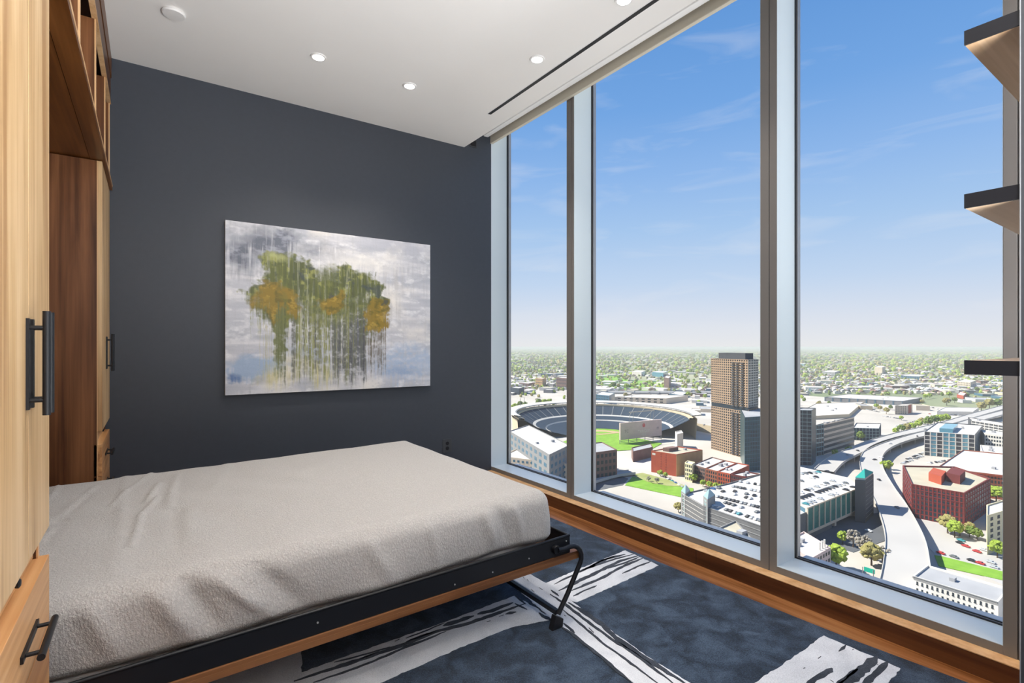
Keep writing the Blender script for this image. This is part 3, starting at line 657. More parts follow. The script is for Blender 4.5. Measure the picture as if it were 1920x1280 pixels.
# ================================================================== BOOKCASE (right edge)
X0 = 1.5
bk = empty('bookcase', (X0, .28, 0), 'dark edged bookcase with pale wood shelves jutting beside the last window', 'bookcase')
def bl(b): return (b[0] - X0, b[1] - .28, b[2], b[3] - X0, b[4] - .28, b[5])
U = X0 * .1866
B('upright', bl((X0 - .002, U - .04, .0165, X0 + .62, U, 2.95)), M['charcoal'], bk)
B('upright_highlight', bl((X0 - .004, U - .0012, .0165, X0 - .001, U + .0004, 2.95)), M['gasket_grey'], bk)  # thin pale strip paints the highlight down the upright's edge
B('back_upright', bl((X0 + .0, -1.2, .0165, X0 + .62, -1.16, 2.95)), M['charcoal'], bk)
TH = .0206 * X0
for zr in (.4717 + .0, .2276, -.0206):
    z1 = EYE + zr * X0; z0 = z1 - TH
    s_ = B('shelf', bl((X0 + .004, -1.2, z0, X0 + .60, X0 * .2472, z1)), M['shelf_wood'], bk)
    B('edge_band', bl((X0 - .0015, -1.2, z0 - .0003, X0 + .004, X0 * .2472 + .0006, z1 + .0003)), M['black'], s_)

# ================================================================== THE CITY BELOW
def cmat(name, c, rough=.8, **k): return mat(name, c, rough, 0, .3, **k)
K = {}
K['ground'] = cmat('ground', (.38, .345, .30), c2=(.52, .48, .43), scale=.012)
K['far_land'] = cmat('far_land', (.10, .15, .055), c2=(.30, .30, .19), scale=.0011)
K['concrete'] = cmat('concrete', (.44, .42, .39), noise=.06, scale=.05)
K['road'] = cmat('road', (.40, .38, .36), noise=.05, scale=.03)
K['shaded_road'] = cmat('shaded_road', (.10, .105, .115), noise=.15, scale=.05)
K['grass'] = cmat('grass', (.13, .27, .02), c2=(.20, .36, .04), scale=.15)
K['scrub'] = cmat('scrub', (.20, .24, .06), c2=(.33, .33, .14), scale=.05)
K['roof_white'] = cmat('roof_white', (.52, .49, .46), noise=.05, scale=.05)
K['roof_tan'] = cmat('roof_tan', (.42, .38, .29), noise=.08, scale=.08)
K['roof_grey'] = cmat('roof_grey', (.33, .33, .34), noise=.10, scale=.08)
K['limestone'] = cmat('limestone', (.52, .43, .30), noise=.05, scale=.1)
K['tan'] = cmat('tan', (.34, .235, .155), noise=.05, scale=.1)
K['tan_light'] = cmat('tan_light', (.58, .48, .37), noise=.05, scale=.1)
K['red'] = cmat('red', (.36, .072, .036), noise=.08, scale=.2)
K['red_deep'] = cmat('red_deep', (.20, .036, .034), noise=.08, scale=.2)
K['red_dark'] = cmat('red_dark', (.13, .028, .026), noise=.08, scale=.2)
K['brick_tan'] = cmat('brick_tan', (.40, .25, .12), noise=.08, scale=.2)
K['brick_mix'] = cmat('brick_mix', (.17, .10, .085), noise=.12, scale=.2)
K['brick_row'] = cmat('brick_row', (.26, .085, .05), noise=.10, scale=.2)
K['cream'] = cmat('cream', (.62, .55, .36), noise=.04, scale=.2)
K['white'] = cmat('white', (.66, .62, .56), noise=.03, scale=.2)
K['grey'] = cmat('grey', (.22, .22, .22), noise=.06, scale=.2)
K['grey_dark'] = cmat('grey_dark', (.065, .068, .075), noise=.06, scale=.2)
K['navy'] = cmat('navy', (.018, .035, .06), noise=.15, scale=.2)
K['pink'] = cmat('pink', (.55, .43, .40), noise=.05, scale=.2)
K['teal'] = cmat('teal', (.02, .30, .25))
K['sign'] = cmat('sign', (.01, .32, .22))
K['dirt'] = cmat('dirt', (.42, .30, .17))
K['glass_dark'] = mat('glass_dark', (.025, .035, .045), .3, 0, .3)
K['glass_blue'] = mat('glass_blue', (.05, .13, .19), .3, 0, .3)
K['glass_green'] = mat('glass_green', (.02, .15, .13), .3, 0, .3)
K['office_glass'] = mat('office_glass', (.025, .065, .075), .3, 0, .3)
K['glass_cyan'] = mat('glass_cyan', (.10, .30, .38), .15, 0, .8)
K['glass_pale'] = mat('glass_pale', (.25, .36, .36), .15, 0, .8)
K['logo_red'] = cmat('logo_red', (.65, .02, .03))
K['mark_grey'] = cmat('mark_grey', (.30, .25, .24))
K['bark'] = cmat('bark', (.10, .07, .05))
for nm, a, b_ in (('leaf_spring', (.17, .25, .025), (.33, .40, .06)), ('leaf_green', (.07, .12, .02), (.17, .22, .04)), ('leaf_olive', (.20, .18, .05), (.34, .29, .12)), ('leaf_bare', (.22, .19, .15), (.36, .33, .28))):
    K[nm] = cmat(nm, a, c2=b_, scale=.12)
SUNW = 1.0
def sub3(a, b): return (a[0] - b[0], a[1] - b[1])
ground = MB(); ring = [0, 900, 2600, 6000, 60000]
ground.prism([(3.2, -400), (1200, -1200), (1500, 1800), (-300, 2400), (3.2, 300)], GZ - 2, GZ, bottom=False)
struct(ground.build('ground', K['ground']))
fg = MB(); n = 48
fg.add([(60000 * math.cos(2 * math.pi * i / n), 60000 * math.sin(2 * math.pi * i / n), GZ - .6) for i in range(n)], [tuple(range(n))])
struct(fg.build('land', K['far_land']))

def rel(o, pts):  # world -> local of an unrotated empty
    l = o.location; return [(p[0] - l[0], p[1] - l[1]) + ((p[2] - l[2],) if len(p) > 2 else ()) for p in pts]
def facade(o, A, B_, z0, z1, nc, nr, wf=.5, hf=.5, mat_='glass_dark', mode='joined', z_lo=.06, z_hi=.04, m_side=.03, proud=.12, name='window', cols=None, rows=None):
    """window panes on the wall from A to B (left to right seen from outside), local coordinates"""
    ax, ay = A; L = math.dist(A, B_); ux, uy = (B_[0] - ax) / L, (B_[1] - ay) / L; nx, ny = uy, -ux
    H_ = z1 - z0; cw = L * (1 - 2 * m_side) / nc; rh = H_ * (1 - z_lo - z_hi) / nr; mb = MB(); shared = None; objs = []
    for c in (cols if cols is not None else range(nc)):
        for r in (rows if rows is not None else range(nr)):
            s0 = L * m_side + cw * (c + .5 - wf / 2); s1 = s0 + cw * wf; a = z0 + H_ * z_lo + rh * (r + .5 - hf / 2); b = a + rh * hf
            if mode == 'joined':
                v = []
                for s in (s0, s1):
                    for z in (a, b):
                        for q in (-.05, proud): v.append((ax + ux * s + nx * q, ay + uy * s + ny * q, z))
                mb.add(v, [(1, 5, 7, 3), (0, 1, 3, 2), (4, 6, 7, 5), (2, 3, 7, 6), (0, 4, 5, 1)])
            else:
                if shared is None:
                    q = MB(); w_, h_ = cw * wf / 2, rh * hf / 2
                    q.box(-w_, -proud, -h_, w_, .05, h_); q.box(-w_ - .12, -proud - .1, -h_ - .25, w_ + .12, .05, -h_)
                    shared = q.mesh(name, K[mat_])
                ob = bpy.data.objects.new(name, shared); col.objects.link(ob); ob.parent = o
                sm = (s0 + s1) / 2; ob.location = (ax + ux * sm, ay + uy * sm, (a + b) / 2); ob.rotation_euler.z = math.atan2(uy, ux)
    if mode == 'joined':
        ob = mb.build(name, K[mat_], o); ob['kind'] = 'stuff'; return ob
def fins(o, A, B_, z0, z1, nc, nr, wv, wh, m_, proud=.45, name='facade_grid', verts=True, horiz=True):
    """piers and spandrels standing proud of a glass core"""
    ax, ay = A; L = math.dist(A, B_); ux, uy = (B_[0] - ax) / L, (B_[1] - ay) / L; nx, ny = uy, -ux; mb = MB(); H_ = z1 - z0
    def bar(s0, s1, a, b, pr):
        v = []
        for s in (s0, s1):
            for z in (a, b):
                for q in (-.02, pr): v.append((ax + ux * s + nx * q, ay + uy * s + ny * q, z))
        mb.add(v, [(1, 5, 7, 3), (0, 1, 3, 2), (4, 6, 7, 5), (2, 3, 7, 6), (0, 4, 5, 1)])
    if verts:
        for c in range(nc + 1):
            s = L * c / nc; bar(max(0, s - wv / 2), min(L, s + wv / 2), z0, z1, proud)
    if horiz:
        for r in range(nr + 1):
            z = z0 + H_ * r / nr; bar(0, L, max(z0, z - wh / 2), min(z1 + .01, z + wh / 2), proud * .8)
    ob = mb.build(name, K[m_], o); ob['kind'] = 'stuff'; return ob
def shell(o, pts, z0, z1, wm, rm, par=.9, tw=.6):
    """wall with parapet and a roof surface a little lower; pts counter-clockwise local"""
    n = len(pts); cx = sum(p[0] for p in pts) / n; cy = sum(p[1] for p in pts) / n
    def inset(p): 
        d = math.hypot(p[0] - cx, p[1] - cy); k = max(.2, 1 - tw * 1.4 / d); return (cx + (p[0] - cx) * k, cy + (p[1] - cy) * k)
    ins = [inset(p) for p in pts]; mb = MB()
    v = [(p[0], p[1], z) for z in (z0, z1) for p in pts] + [(p[0], p[1], z) for z in (z1, z1 - par) for p in ins]
    f = []
    for i in range(n):
        j = (i + 1) % n; f += [(i, j, n + j, n + i), (n + i, n + j, 2 * n + j, 2 * n + i), (2 * n + i, 2 * n + j, 3 * n + j, 3 * n + i)]
    mb.add(v, f); mb.build('wall', K[wm], o)
    MB().add([(p[0], p[1], z1 - par) for p in ins], [tuple(range(n))]).build('roof', K[rm], o)
    return ins
def building(name, label, near, left, right, wm='tan', rm='roof_white', group=None, cat='building', z0=0, fourth=None, par=.9, units=0, z_near=None, depthF=None, squash=None):
    """near = (u, v_top, v_base): the corner nearest to us; left, right = roof corners in the photograph"""
    u, vt, vb = near; F = depth(vb, GZ + z0) if depthF is None else depthF
    zt = EYE - (vt - HOR) / FPX * F
    Pn = gp(u, F)
    def rp(c):
        if len(c) == 3: return gp(c[0], c[2])
        p = onZ(c[0], c[1], zt); return p
    Pl = rp(left)
    if fourth: P4 = rp(fourth); Pr = (P4[0] + Pn[0] - Pl[0], P4[1] + Pn[1] - Pl[1])
    else: Pr = rp(right); P4 = (Pl[0] + Pr[0] - Pn[0], Pl[1] + Pr[1] - Pn[1])
    pts = [(Pn[0], Pn[1]), (Pr[0], Pr[1]), P4, (Pl[0], Pl[1])]
    c = (sum(p[0] for p in pts) / 4, sum(p[1] for p in pts) / 4, GZ + z0)
    o = empty(name, c, label, cat, group); L = rel(o, pts); H_ = zt - GZ - z0
    ar = sum(L[i][0] * L[(i + 1) % 4][1] - L[(i + 1) % 4][0] * L[i][1] for i in range(4))
    ins = shell(o, L if ar > 0 else L[::-1], 0, H_, wm, rm, par=par)
    for k in range(units):
        a, b = rr.uniform(.2, .8), rr.uniform(.2, .8)
        x = L[0][0] + (L[1][0] - L[0][0]) * a + (L[3][0] - L[0][0]) * b; y = L[0][1] + (L[1][1] - L[0][1]) * a + (L[3][1] - L[0][1]) * b
        s = rr.uniform(1, 2.6); B('rooftop_unit', (x - s, y - s * .7, H_ - par, x + s, y + s * .7, H_ - par + rr.uniform(1.2, 2.6)), K['roof_grey'], o)
    return o, L, H_    # L[0]=near L[1]=right L[3]=left ; left face = L[3]->L[0], right face = L[0]->L[1]
def onroof(L, a, b): return (L[0][0] + (L[1][0] - L[0][0]) * a + (L[3][0] - L[0][0]) * b, L[0][1] + (L[1][1] - L[0][1]) * a + (L[3][1] - L[0][1]) * b)
def roofbox(o, L, H_, a0, b0, a1, b1, z0, h, m_, name='penthouse'):
    pts = [onroof(L, a0, b0), onroof(L, a1, b0), onroof(L, a1, b1), onroof(L, a0, b1)]
    ar = sum(pts[i][0] * pts[(i + 1) % 4][1] - pts[(i + 1) % 4][0] * pts[i][1] for i in range(4))
    return MB().prism(pts if ar > 0 else pts[::-1], H_ + z0, H_ + z0 + h).build(name, K[m_], o)

# ---- the tan tower and its glass neighbour
o, L, H_ = building('apartment_tower', 'tall tan grid tower with dark crown beyond the ballpark scoreboard', (1403, 674, 861), (1334, 674.5, 640), (1421.5, 674, 600), 'glass_dark', 'roof_grey')
fins(o, L[3], L[0], 0, H_ * .475, 17, 17, 1.35, 1.25, 'tan', .5); fins(o, L[3], L[0], H_ * .52, H_, 17, 19, 1.35, 1.25, 'tan', .5)
fins(o, L[0], L[1], H_ * .52, H_, 4, 19, .5, .6, 'white', .3); fins(o, L[0], L[1], 0, H_ * .5, 6, 17, 1.2, 1.4, 'tan', .4)
B('sky_terrace', (0, 0, 0, .1, .1, .1), K['grey_dark'], o)
bpy.data.objects.remove(bpy.data.objects['sky_terrace'])
roofbox(o, L, H_, .1, .1, .9, .82, -.5, 7.5, 'grey_dark', 'crown')
for t in (.30, .52, .78):     # stacks of balconies
    mb = MB(); ax, ay = L[3]; ux, uy = (L[0][0] - ax), (L[0][1] - ay); LL = math.hypot(ux, uy); ux /= LL; uy /= LL; nx, ny = uy, -ux; s = LL * (1 - t) ; s = LL * (.47 + .5 * t) if t < .9 else s
    for r in range(37):
        if 17 <= r <= 18: continue
        z = 2 + r * (H_ - 4) / 37.; v = []
        for q0 in (s - 2.2, s + 2.2):
            for zz in (z, z + 1.3):
                for q in (.4, 1.7): v.append((ax + ux * q0 + nx * q, ay + uy * q0 + ny * q, zz))
        mb.add(v, [(1, 5, 7, 3), (0, 1, 3, 2), (4, 6, 7, 5), (2, 3, 7, 6), (0, 4, 5, 1)])
    ob = mb.build('balcony_stack', K['grey_dark'], o); ob['kind'] = 'stuff'
o, L, H_ = building('glass_office', 'dark teal glass office block at the foot of the tan tower', (1396, 782, 884), (1388, 772, 590), (1470, 786, 540), 'office_glass', 'roof_grey', units=2)
fins(o, L[0], L[1], 0, H_, 16, 13, .3, .4, 'glass_blue', .2); facade(o, L[0], L[1], 0, H_, 16, 13, .7, .6, 'glass_dark', cols=(2, 3, 4, 7, 8, 9, 10, 13), rows=(1, 2, 4, 5, 6, 8, 9, 11))

# ---- ballpark
def stadium():
    Rc, Fc = 128, 742; c = camp(Rc, Fc, GZ); o = empty('ballpark', c, 'open ballpark bowl of navy seats under a thin white canopy', 'stadium')
    def P(r, a, z):     # a measured in the camera's lateral/forward frame, 0 = to the right, 90 = away
        R = r * math.cos(a) * 1.02; F = r * math.sin(a) * 1.08; return (SA * F + CA * R, CA * F - SA * R, z)
    a0, a1, n = math.radians(-18), math.radians(200), 72
    def band(r0, z0, r1, z1, name, m_, aa=a0, ab=a1, th=.6, kind=None, parent=o):
        mb = MB(); v = []; f = []
        for i in range(n + 1):
            a = aa + (ab - aa) * i / n
            v += [P(r0, a, z0), P(r1, a, z1), P(r1, a, z1 - th), P(r0, a, z0 - th)]
        for i in range(n):
            k = 4 * i
            for q in range(4): f.append((k + q, k + (q + 1) % 4, k + 4 + (q + 1) % 4, k + 4 + q))
        mb.add(v, f); ob = mb.build(name, K[m_], parent, fixn=True)
        return ob
    band(96, 15, 120, 29, 'upper_deck', 'navy'); band(78, 9, 92, 14, 'club_deck', 'navy'); band(48, 1, 76, 8.5, 'lower_deck', 'navy')
    band(92, 14, 96, 15.5, 'walkway', 'concrete', th=1.6); band(76, 8, 78, 10, 'walkway', 'concrete', th=1.4)
    band(121, 33, 131, 34.5, 'canopy', 'white', th=1.1); band(119, 32.4, 121, 33, 'canopy_edge', 'grey', th=.9)
    band(124, 0, 126, 28, 'outer_wall', 'limestone'); band(116, 29, 124, 29.5, 'concourse', 'limestone', th=2)
    for k in range(26):     # stair aisles between the seating wedges
        a = a0 + (a1 - a0) * (k + .5) / 26; mb = MB(); v = []
        for (r, z) in ((96, 15.35), (120, 29.35)):
            for da in (-.004, .004): v.append(P(r, a + da, z))
        mb.add(v + [(p[0], p[1], p[2] - .5) for p in v], [(0, 2, 3, 1), (4, 5, 7, 6), (0, 1, 5, 4), (2, 6, 7, 3), (0, 4, 6, 2), (1, 3, 7, 5)]); mb.build('stair_aisle', K['grey'], o)
    for k in range(40):
        a = a0 + (a1 - a0) * (k + .5) / 40; p = P(122, a, 28); q = P(125, a, 33.5); MB().tube([p, q], .35, 6).build('canopy_strut', K['grey'], o)
    mb = MB(); pts = [P(49, math.radians(t), .5)[:2] for t in range(-30, 211, 8)] + [P(r, math.radians(t), 0)[:2] for t, r in ((225, 95), (245, 105), (270, 108), (295, 105), (315, 92))]
    mb.prism(pts, 0, .6).build('grass_field', K['grass'], o)
    mb = MB(); mb.prism([P(34, math.radians(t), 0)[:2] for t in range(20, 161, 10)] + [P(5, math.radians(250), 0)[:2]], .6, .8).build('infield', K['dirt'], o)
    mb = MB(); mb.prism([P(20, math.radians(t), 0)[:2] for t in range(30, 151, 10)] + [P(3, math.radians(90), 0)[:2]], .8, .95).build('infield_grass', K['grass'], o)
    for t in (150, 60):   # light towers
        a = math.radians(t)
        for s in (-.05, .05): MB().tube([P(127, a + s, 28), P(127, a + s, 46)], .4, 6).build('light_mast', K['grey'], o)
    return o
stadium()
def panel(o, A, B_, z0, z1, th, m_, name):
    """upright slab between two ground points"""
    L = math.dist(A, B_); nx, ny = (B_[1] - A[1]) / L * th, -(B_[0] - A[0]) / L * th
    return MB().prism([A, B_, (B_[0] - nx, B_[1] - ny), (A[0] - nx, A[1] - ny)], z0, z1).build(name, K[m_], o, fixn=True)
# scoreboard
Fb = 668; A_ = gp(1163.4, Fb); B_ = gp(1240.8, Fb + 36); zt = EYE - (793 - HOR) / FPX * Fb; zb = EYE - (825 - HOR) / FPX * Fb
o = empty('scoreboard', ((A_[0] + B_[0]) / 2, (A_[1] + B_[1]) / 2, GZ), 'pale back of the ballpark scoreboard with a red ring emblem', 'scoreboard')
a_, b_ = rel(o, [A_[:2] + (GZ,), B_[:2] + (GZ,)]); a_ = a_[:2]; b_ = b_[:2]
panel(o, a_, b_, zb - GZ, zt - GZ, 2.5, 'pink', 'board')
LL = math.dist(a_, b_); ux, uy = (b_[0] - a_[0]) / LL, (b_[1] - a_[1]) / LL; nx, ny = uy, -ux; rz = math.atan2(uy, ux)
def onboard(t, z): return (a_[0] + ux * LL * t + nx * .15, a_[1] + uy * LL * t + ny * .15, z)
hb = zt - zb; zc = zt - GZ - hb * .26
p = onboard(.55, zc)
def disc(r0, r1, off, m_, name):
    mb = MB(); v = []; f = []; n = 28
    for i in range(n):
        a = 2 * math.pi * i / n
        for r in (r0, r1): v.append((r * math.cos(a), -off, r * math.sin(a)))
    f = [(2 * i, 2 * i + 1, 2 * ((i + 1) % n) + 1, 2 * ((i + 1) % n)) for i in range(n)]
    ob = mb.add(v, f).build(name, K[m_], o); ob.location = p; ob.rotation_euler.z = rz; return ob
disc(1.5, 2.3, .12, 'logo_red', 'emblem_ring'); disc(.0, .85, .12, 'logo_red', 'emblem_dot')
def text(o, s, loc, size, rz, m_, name='lettering', ext=.05, align='CENTER'):
    cu = bpy.data.curves.new(name, 'FONT'); cu.body = s; cu.size = size; cu.extrude = ext; cu.align_x = align; cu.align_y = 'CENTER'; cu.materials.append(K[m_])
    tmp = bpy.data.objects.new('tmp_text', cu); me = bpy.data.meshes.new_from_object(tmp); bpy.data.objects.remove(tmp)
    ob = bpy.data.objects.new(name, me); col.objects.link(ob); ob.parent = o; ob.location = loc; ob.rotation_euler = (math.pi / 2, 0, rz); return ob
text(o, 'TARGET', onboard(.55, zt - GZ - hb * .62), 5.6, rz, 'white'); text(o, 'FIELD', onboard(.55, zt - GZ - hb * .82), 3.2, rz, 'white')
for t in (.14, .90):
    text(o, 'TC' if t < .5 else 'M', onboard(t, zt - GZ - hb * .52), 5.5, rz, 'mark_grey')
for t in (0, .2, .4, .6, .8, 1):
    q = onboard(t, 0); MB().tube([(q[0] - nx * 1.5, q[1] - ny * 1.5, 0), (q[0] - nx * 1.5, q[1] - ny * 1.5, zb - GZ)], .45, 6).build('post', K['grey'], o)
for zz in (.35, .7): MB().tube([onboard(0, (zb - GZ) * zz), onboard(1.0, (zb - GZ) * zz)], .35, 6).build('truss_rail', K['grey'], o)
mb = MB(); 
for t in (.2, .28, .7, .78): mb.tube([onboard(t, zt - GZ), onboard(t + .03, zt - GZ + 13)], .3, 5)
ob = mb.build('light_frame', K['grey'], o); ob['kind'] = 'stuff'
MB().tube([onboard(.2, zt - GZ + 13), onboard(.81, zt - GZ + 13)], .5, 6).build('light_bar', K['tan_light'], o)
o, L, H_ = building('brick_base_building', 'dark brown brick base below the scoreboard beside the red brick block', (1187, 846, 866), (1184, 844, 588), (1224, 838, 592), 'brick_mix', 'roof_grey')
o, L, H_ = building('white_pylon', 'white pylon between the scoreboard and the tower', (1277, 806, 835), (1266, 805, 650), (1281, 804, 640), 'white', 'roof_white')
o, L, H_ = building('beige_hall', 'big beige arena wall right behind the ballpark canopy', (1332, 798, 812), (1286, 776, 800), (1345, 782, 740), 'limestone', 'roof_white', units=1)

# ---- red brick block, brick row, garages in the middle window
o, L, H_ = building('red_brick_block', 'square red painted brick block with a tan right side', (1268, 851.6, 893), (1221, 844.5), (1317, 842.7), 'red', 'roof_tan', units=1)
facade(o, L[0], L[1], 0, H_, 1, 1, 1, 1, 'brick_tan', m_side=0, z_lo=0, z_hi=.03, proud=.25, name='tan_side')
facade(o, L[3], L[0], 0, H_, 14, 8, .35, .3, 'red_dark', cols=(5, 8)); roofbox(o, L, H_, .25, .55, .6, .8, -.9, 3.5, 'brick_mix')
q = MB(); 
facade(o, L[3], L[0], H_ - 4.5, H_ - 1.5, 6, 1, .8, .7, 'white', cols=(0,), name='painted_sign')
o, L, H_ = building('cream_row_house', 'narrow cream building with tall windows at the end of the brick row', (1298, 870, 905), (1284, 866.6), (1303, 866), 'cream', 'roof_white')
facade(o, L[3], L[0], 0, H_, 4, 4, .55, .6, 'glass_dark')
row = [((1322.5, 877.5, 908), (1299, 870.5), 'brick_mix', 6, 'purple brown brick'), ((1345, 883, 915.5), (1323, 877.8), 'brick_row', 5, 'russet brick'), ((1369, 888, 922), (1345.5, 883.2), 'red', 5, 'bright red brick'), ((1399, 893.5, 928), (1369.5, 888.2), 'red_dark', 7, 'long dark red brick')]
for (nr_, lf, wm, nc, wd) in row:
    u, vt, vb = nr_; F = depth(vb); zt = EYE - (vt - HOR) / FPX * F
    o, L, H_ = building('brick_row_building', wd + ' building in the row behind the parking garage', nr_, lf, (u + 36, 0, F + 34) if wd[0] != 'l' else (1426, 888), wm, 'roof_white', 'brick row buildings', units=2)
    facade(o, L[3], L[0], 0, H_, nc, 4, .5, .6, 'glass_dark')
# purple brick building at the second mullion
o, L, H_ = building('brick_warehouse', 'brown brick building beside the second window post', (1100, 850, 905), (1075, 845, 520), (1157, 842.5), 'brick_mix', 'roof_grey', units=1)
facade(o, L[0], L[1], 0, H_, 7, 4, .6, .55, 'glass_dark')
# garage with stair towers, lower middle
zt = EYE - (948 - HOR) / FPX * 350; pix = [(1319, 948), (1440, 990), (1560, 940), (1480, 872), (1367, 905), (1279, 925)]
pts = [onZ(u, v, zt)[:2] for u, v in pix]; o = empty('parking_garage', (pts[0][0], pts[0][1], GZ), 'grey parking garage with cars on its white roof deck below the brick row', 'building')
L = [(p[0] - pts[0][0], p[1] - pts[0][1]) for p in pts]; H_ = zt - GZ; ar = sum(L[i][0] * L[(i + 1) % 6][1] - L[(i + 1) % 6][0] * L[i][1] for i in range(6))
K['grey_mid'] = cmat('grey_mid', (.13, .13, .132), noise=.06, scale=.2)
shell(o, L if ar > 0 else L[::-1], 0, H_, 'grey_mid', 'roof_white')
fins(o, L[5], L[0], 0, H_, 8, 6, .4, .28, 'concrete', .3, verts=False); fins(o, L[0], L[1], 0, H_, 10, 6, .4, .5, 'grey', .3, verts=False)
og, zg = o, zt
ST = {}
for nm, lab, nr_, lf, rt, dF in (('stair_tower', 'grey stair tower with green glass strip nearest the window post on the garage', (1285, 925.5, 0), (1277, 920, 382), (1294, 924, 384), 374), ('stair_tower', 'grey stair tower with glass pyramid top at the corner of the garage', (1326.7, 936, 0), (1318.7, 932.6, 354), (1341, 934, 356), 345)):
    o, L, H_ = building(nm, lab, nr_, lf, rt, 'grey', 'roof_white', 'garage stair towers', depthF=dF); facade(o, L[3], L[0], 0, H_, 1, 9, .5, .5, 'teal' if 0 else 'glass_pale')
    c_ = onroof(L, .5, .5); mb = MB(); b4 = [L[0], L[1], (L[1][0] + L[3][0] - L[0][0], L[1][1] + L[3][1] - L[0][1]), L[3]]
    mb.add([(p[0], p[1], H_) for p in b4] + [(c_[0], c_[1], H_ + 4.5)], [(0, 1, 4), (1, 2, 4), (2, 3, 4), (3, 0, 4)]); mb.build('pyramid_roof', K['glass_pale'], o)
o, L, H_ = building('low_roof_building', 'low tan roofed building in front of the parking garage', (1400, 1062, 1150), (1344, 990), None, 'grey', 'roof_tan', units=1, fourth=(1379, 975))
# grass bank, road bridge, near pavements
def patch(name, pix, z, m_, parent=None, th=.3):
    pts = [onZ(u, v, GZ + z)[:2] for u, v in pix]; ar = sum(pts[i][0] * pts[(i + 1) % len(pts)][1] - pts[(i + 1) % len(pts)][0] * pts[i][1] for i in range(len(pts)))
    if ar < 0: pts = pts[::-1]
    return MB().prism(pts, GZ + z - th, GZ + z).build(name, K[m_], parent)
tag(patch('grass', [(1172, 909), (1186, 893), (1202, 897), (1224, 906), (1250, 909), (1300, 915), (1300, 936), (1262, 928), (1224, 920)], .4, 'grass'), 'bright green grass bank below the red brick block', kind='stuff')
tag(patch('grass', [(1185, 889), (1205, 886), (1250, 898), (1290, 912), (1250, 910), (1215, 903)], .6, 'scrub'), 'dry scrub strip above the green bank', kind='stuff')
tag(patch('grass', [(1752, 1040), (1765, 1042), (1885, 1072), (1885, 1088), (1760, 1060)], .4, 'grass'), 'bright green verge above the white roofed block', kind='stuff')
tag(patch('grass', [(1112, 692), (1140, 700), (1180, 712), (1240, 716), (1262, 730), (1200, 733), (1112, 731)], .4, 'grass'), 'green park beyond the rail yard', kind='stuff')
struct(patch('road', [(1112, 906), (1160, 890), (1178, 897), (1168, 909), (1112, 921)], .2, 'shaded_road'))  # dark tone paints the underpass shade onto the road
struct(patch('street', [(1500, 1005), (1590, 968), (1655, 960), (1668, 1010), (1600, 1035), (1556, 1020)], .25, 'shaded_road'))  # dark tone paints the shade below the raised garage onto the street
struct(patch('pavement', [(1700, 960), (1820, 990), (1890, 1010), (1890, 1100), (1755, 1040), (1715, 1000)], .15, 'road'))
struct(patch('road', [(1108, 732), (1336, 732.6), (1336, 736), (1108, 735.5)], 4, 'grey', th=4))
struct(patch('street', [(1222, 690), (1230, 689), (1345, 744), (1330, 746)], .3, 'road')); struct(patch('street', [(1124, 690), (1128, 690), (1126, 733), (1117, 733)], .3, 'road'))
struct(patch('street', [(1182, 659), (1187, 659), (1206, 676), (1199, 677)], .3, 'road'))

# ---- highway decks
def deck(name, label, pix, z, wd, pill=True):
    """elevated roadway along a centre line of photograph points; wd in metres"""
    P_ = [Vector((*onZ(u, v, GZ + z)[:2], 0)) for u, v in pix]
    # Catmull-Rom
    S_ = []
    for i in range(len(P_) - 1):
        a = P_[max(0, i - 1)]; b = P_[i]; c = P_[i + 1]; d = P_[min(len(P_) - 1, i + 2)]
        for k in range(8):
            t = k / 8; S_.append(.5 * ((2 * b) + (c - a) * t + (2 * a - 5 * b + 4 * c - d) * t * t + (3 * b - a - 3 * c + d) * t ** 3))
    S_.append(P_[-1]); o = empty(name, (S_[0].x, S_[0].y, GZ), label, 'highway'); org = Vector((S_[0].x, S_[0].y, 0))
    n = len(S_); W_ = wd if isinstance(wd, (list, tuple)) else [wd, wd]
    prof = lambda w_: [(-w_, -1.6), (-w_, .9), (-w_ + .35, .9), (-w_ + .35, 0), (w_ - .35, 0), (w_ - .35, .9), (w_, .9), (w_, -1.6)]
    for nm, idx, m_ in (('roadway', (3, 4), 'road'), ('parapet', (0, 1, 2, 3), 'concrete'), ('parapet', (4, 5, 6, 7), 'concrete'), ('girder', (7, 0), 'grey')):
        v = []; f = []; k = len(idx)
        for i, p in enumerate(S_):
            t = (S_[min(n - 1, i + 1)] - S_[max(0, i - 1)]).normalized(); nn = Vector((t.y, -t.x, 0)); w_ = (W_[0] + (W_[1] - W_[0]) * i / (n - 1)) / 2; pr = prof(w_)
            for q in idx: v.append(tuple(p - org + nn * pr[q][0] + Vector((0, 0, z + pr[q][1]))))
        for i in range(n - 1):
            for q in range(k - 1): f.append((i * k + q, i * k + q + 1, (i + 1) * k + q + 1, (i + 1) * k + q))
        MB().add(v, f).build(nm, K[m_], o)
    if pill:
        for i in range(4, n - 2, 5):
            p = S_[i] - org; t = (S_[i + 1] - S_[i]).normalized(); nn = Vector((t.y, -t.x, 0))
            for s in (-.3, .3):
                q = p + nn * (W_[0] * s); MB().prism([(q.x - .8, q.y - .8), (q.x + .8, q.y - .8), (q.x + .8, q.y + .8), (q.x - .8, q.y + .8)], 0, z - 1.5).build('pier', K['concrete'], o)
    return o
deck('highway', 'elevated highway lanes sweeping past the teal apartment block into the distance', [(1545, 882), (1567, 862), (1600, 846), (1640, 829), (1690, 814), (1735, 803), (1780, 792), (1830, 777), (1900, 758)], 8, 17)
deck('highway', 'elevated highway lanes curving down to the green signs', [(1900, 768), (1835, 785), (1780, 801), (1735, 812), (1690, 823), (1655, 836), (1636, 852), (1634, 875), (1650, 910), (1668, 940), (1685, 975), (1697, 1010), (1700, 1050), (1698, 1090), (1690, 1140)], 8, [17, 21])
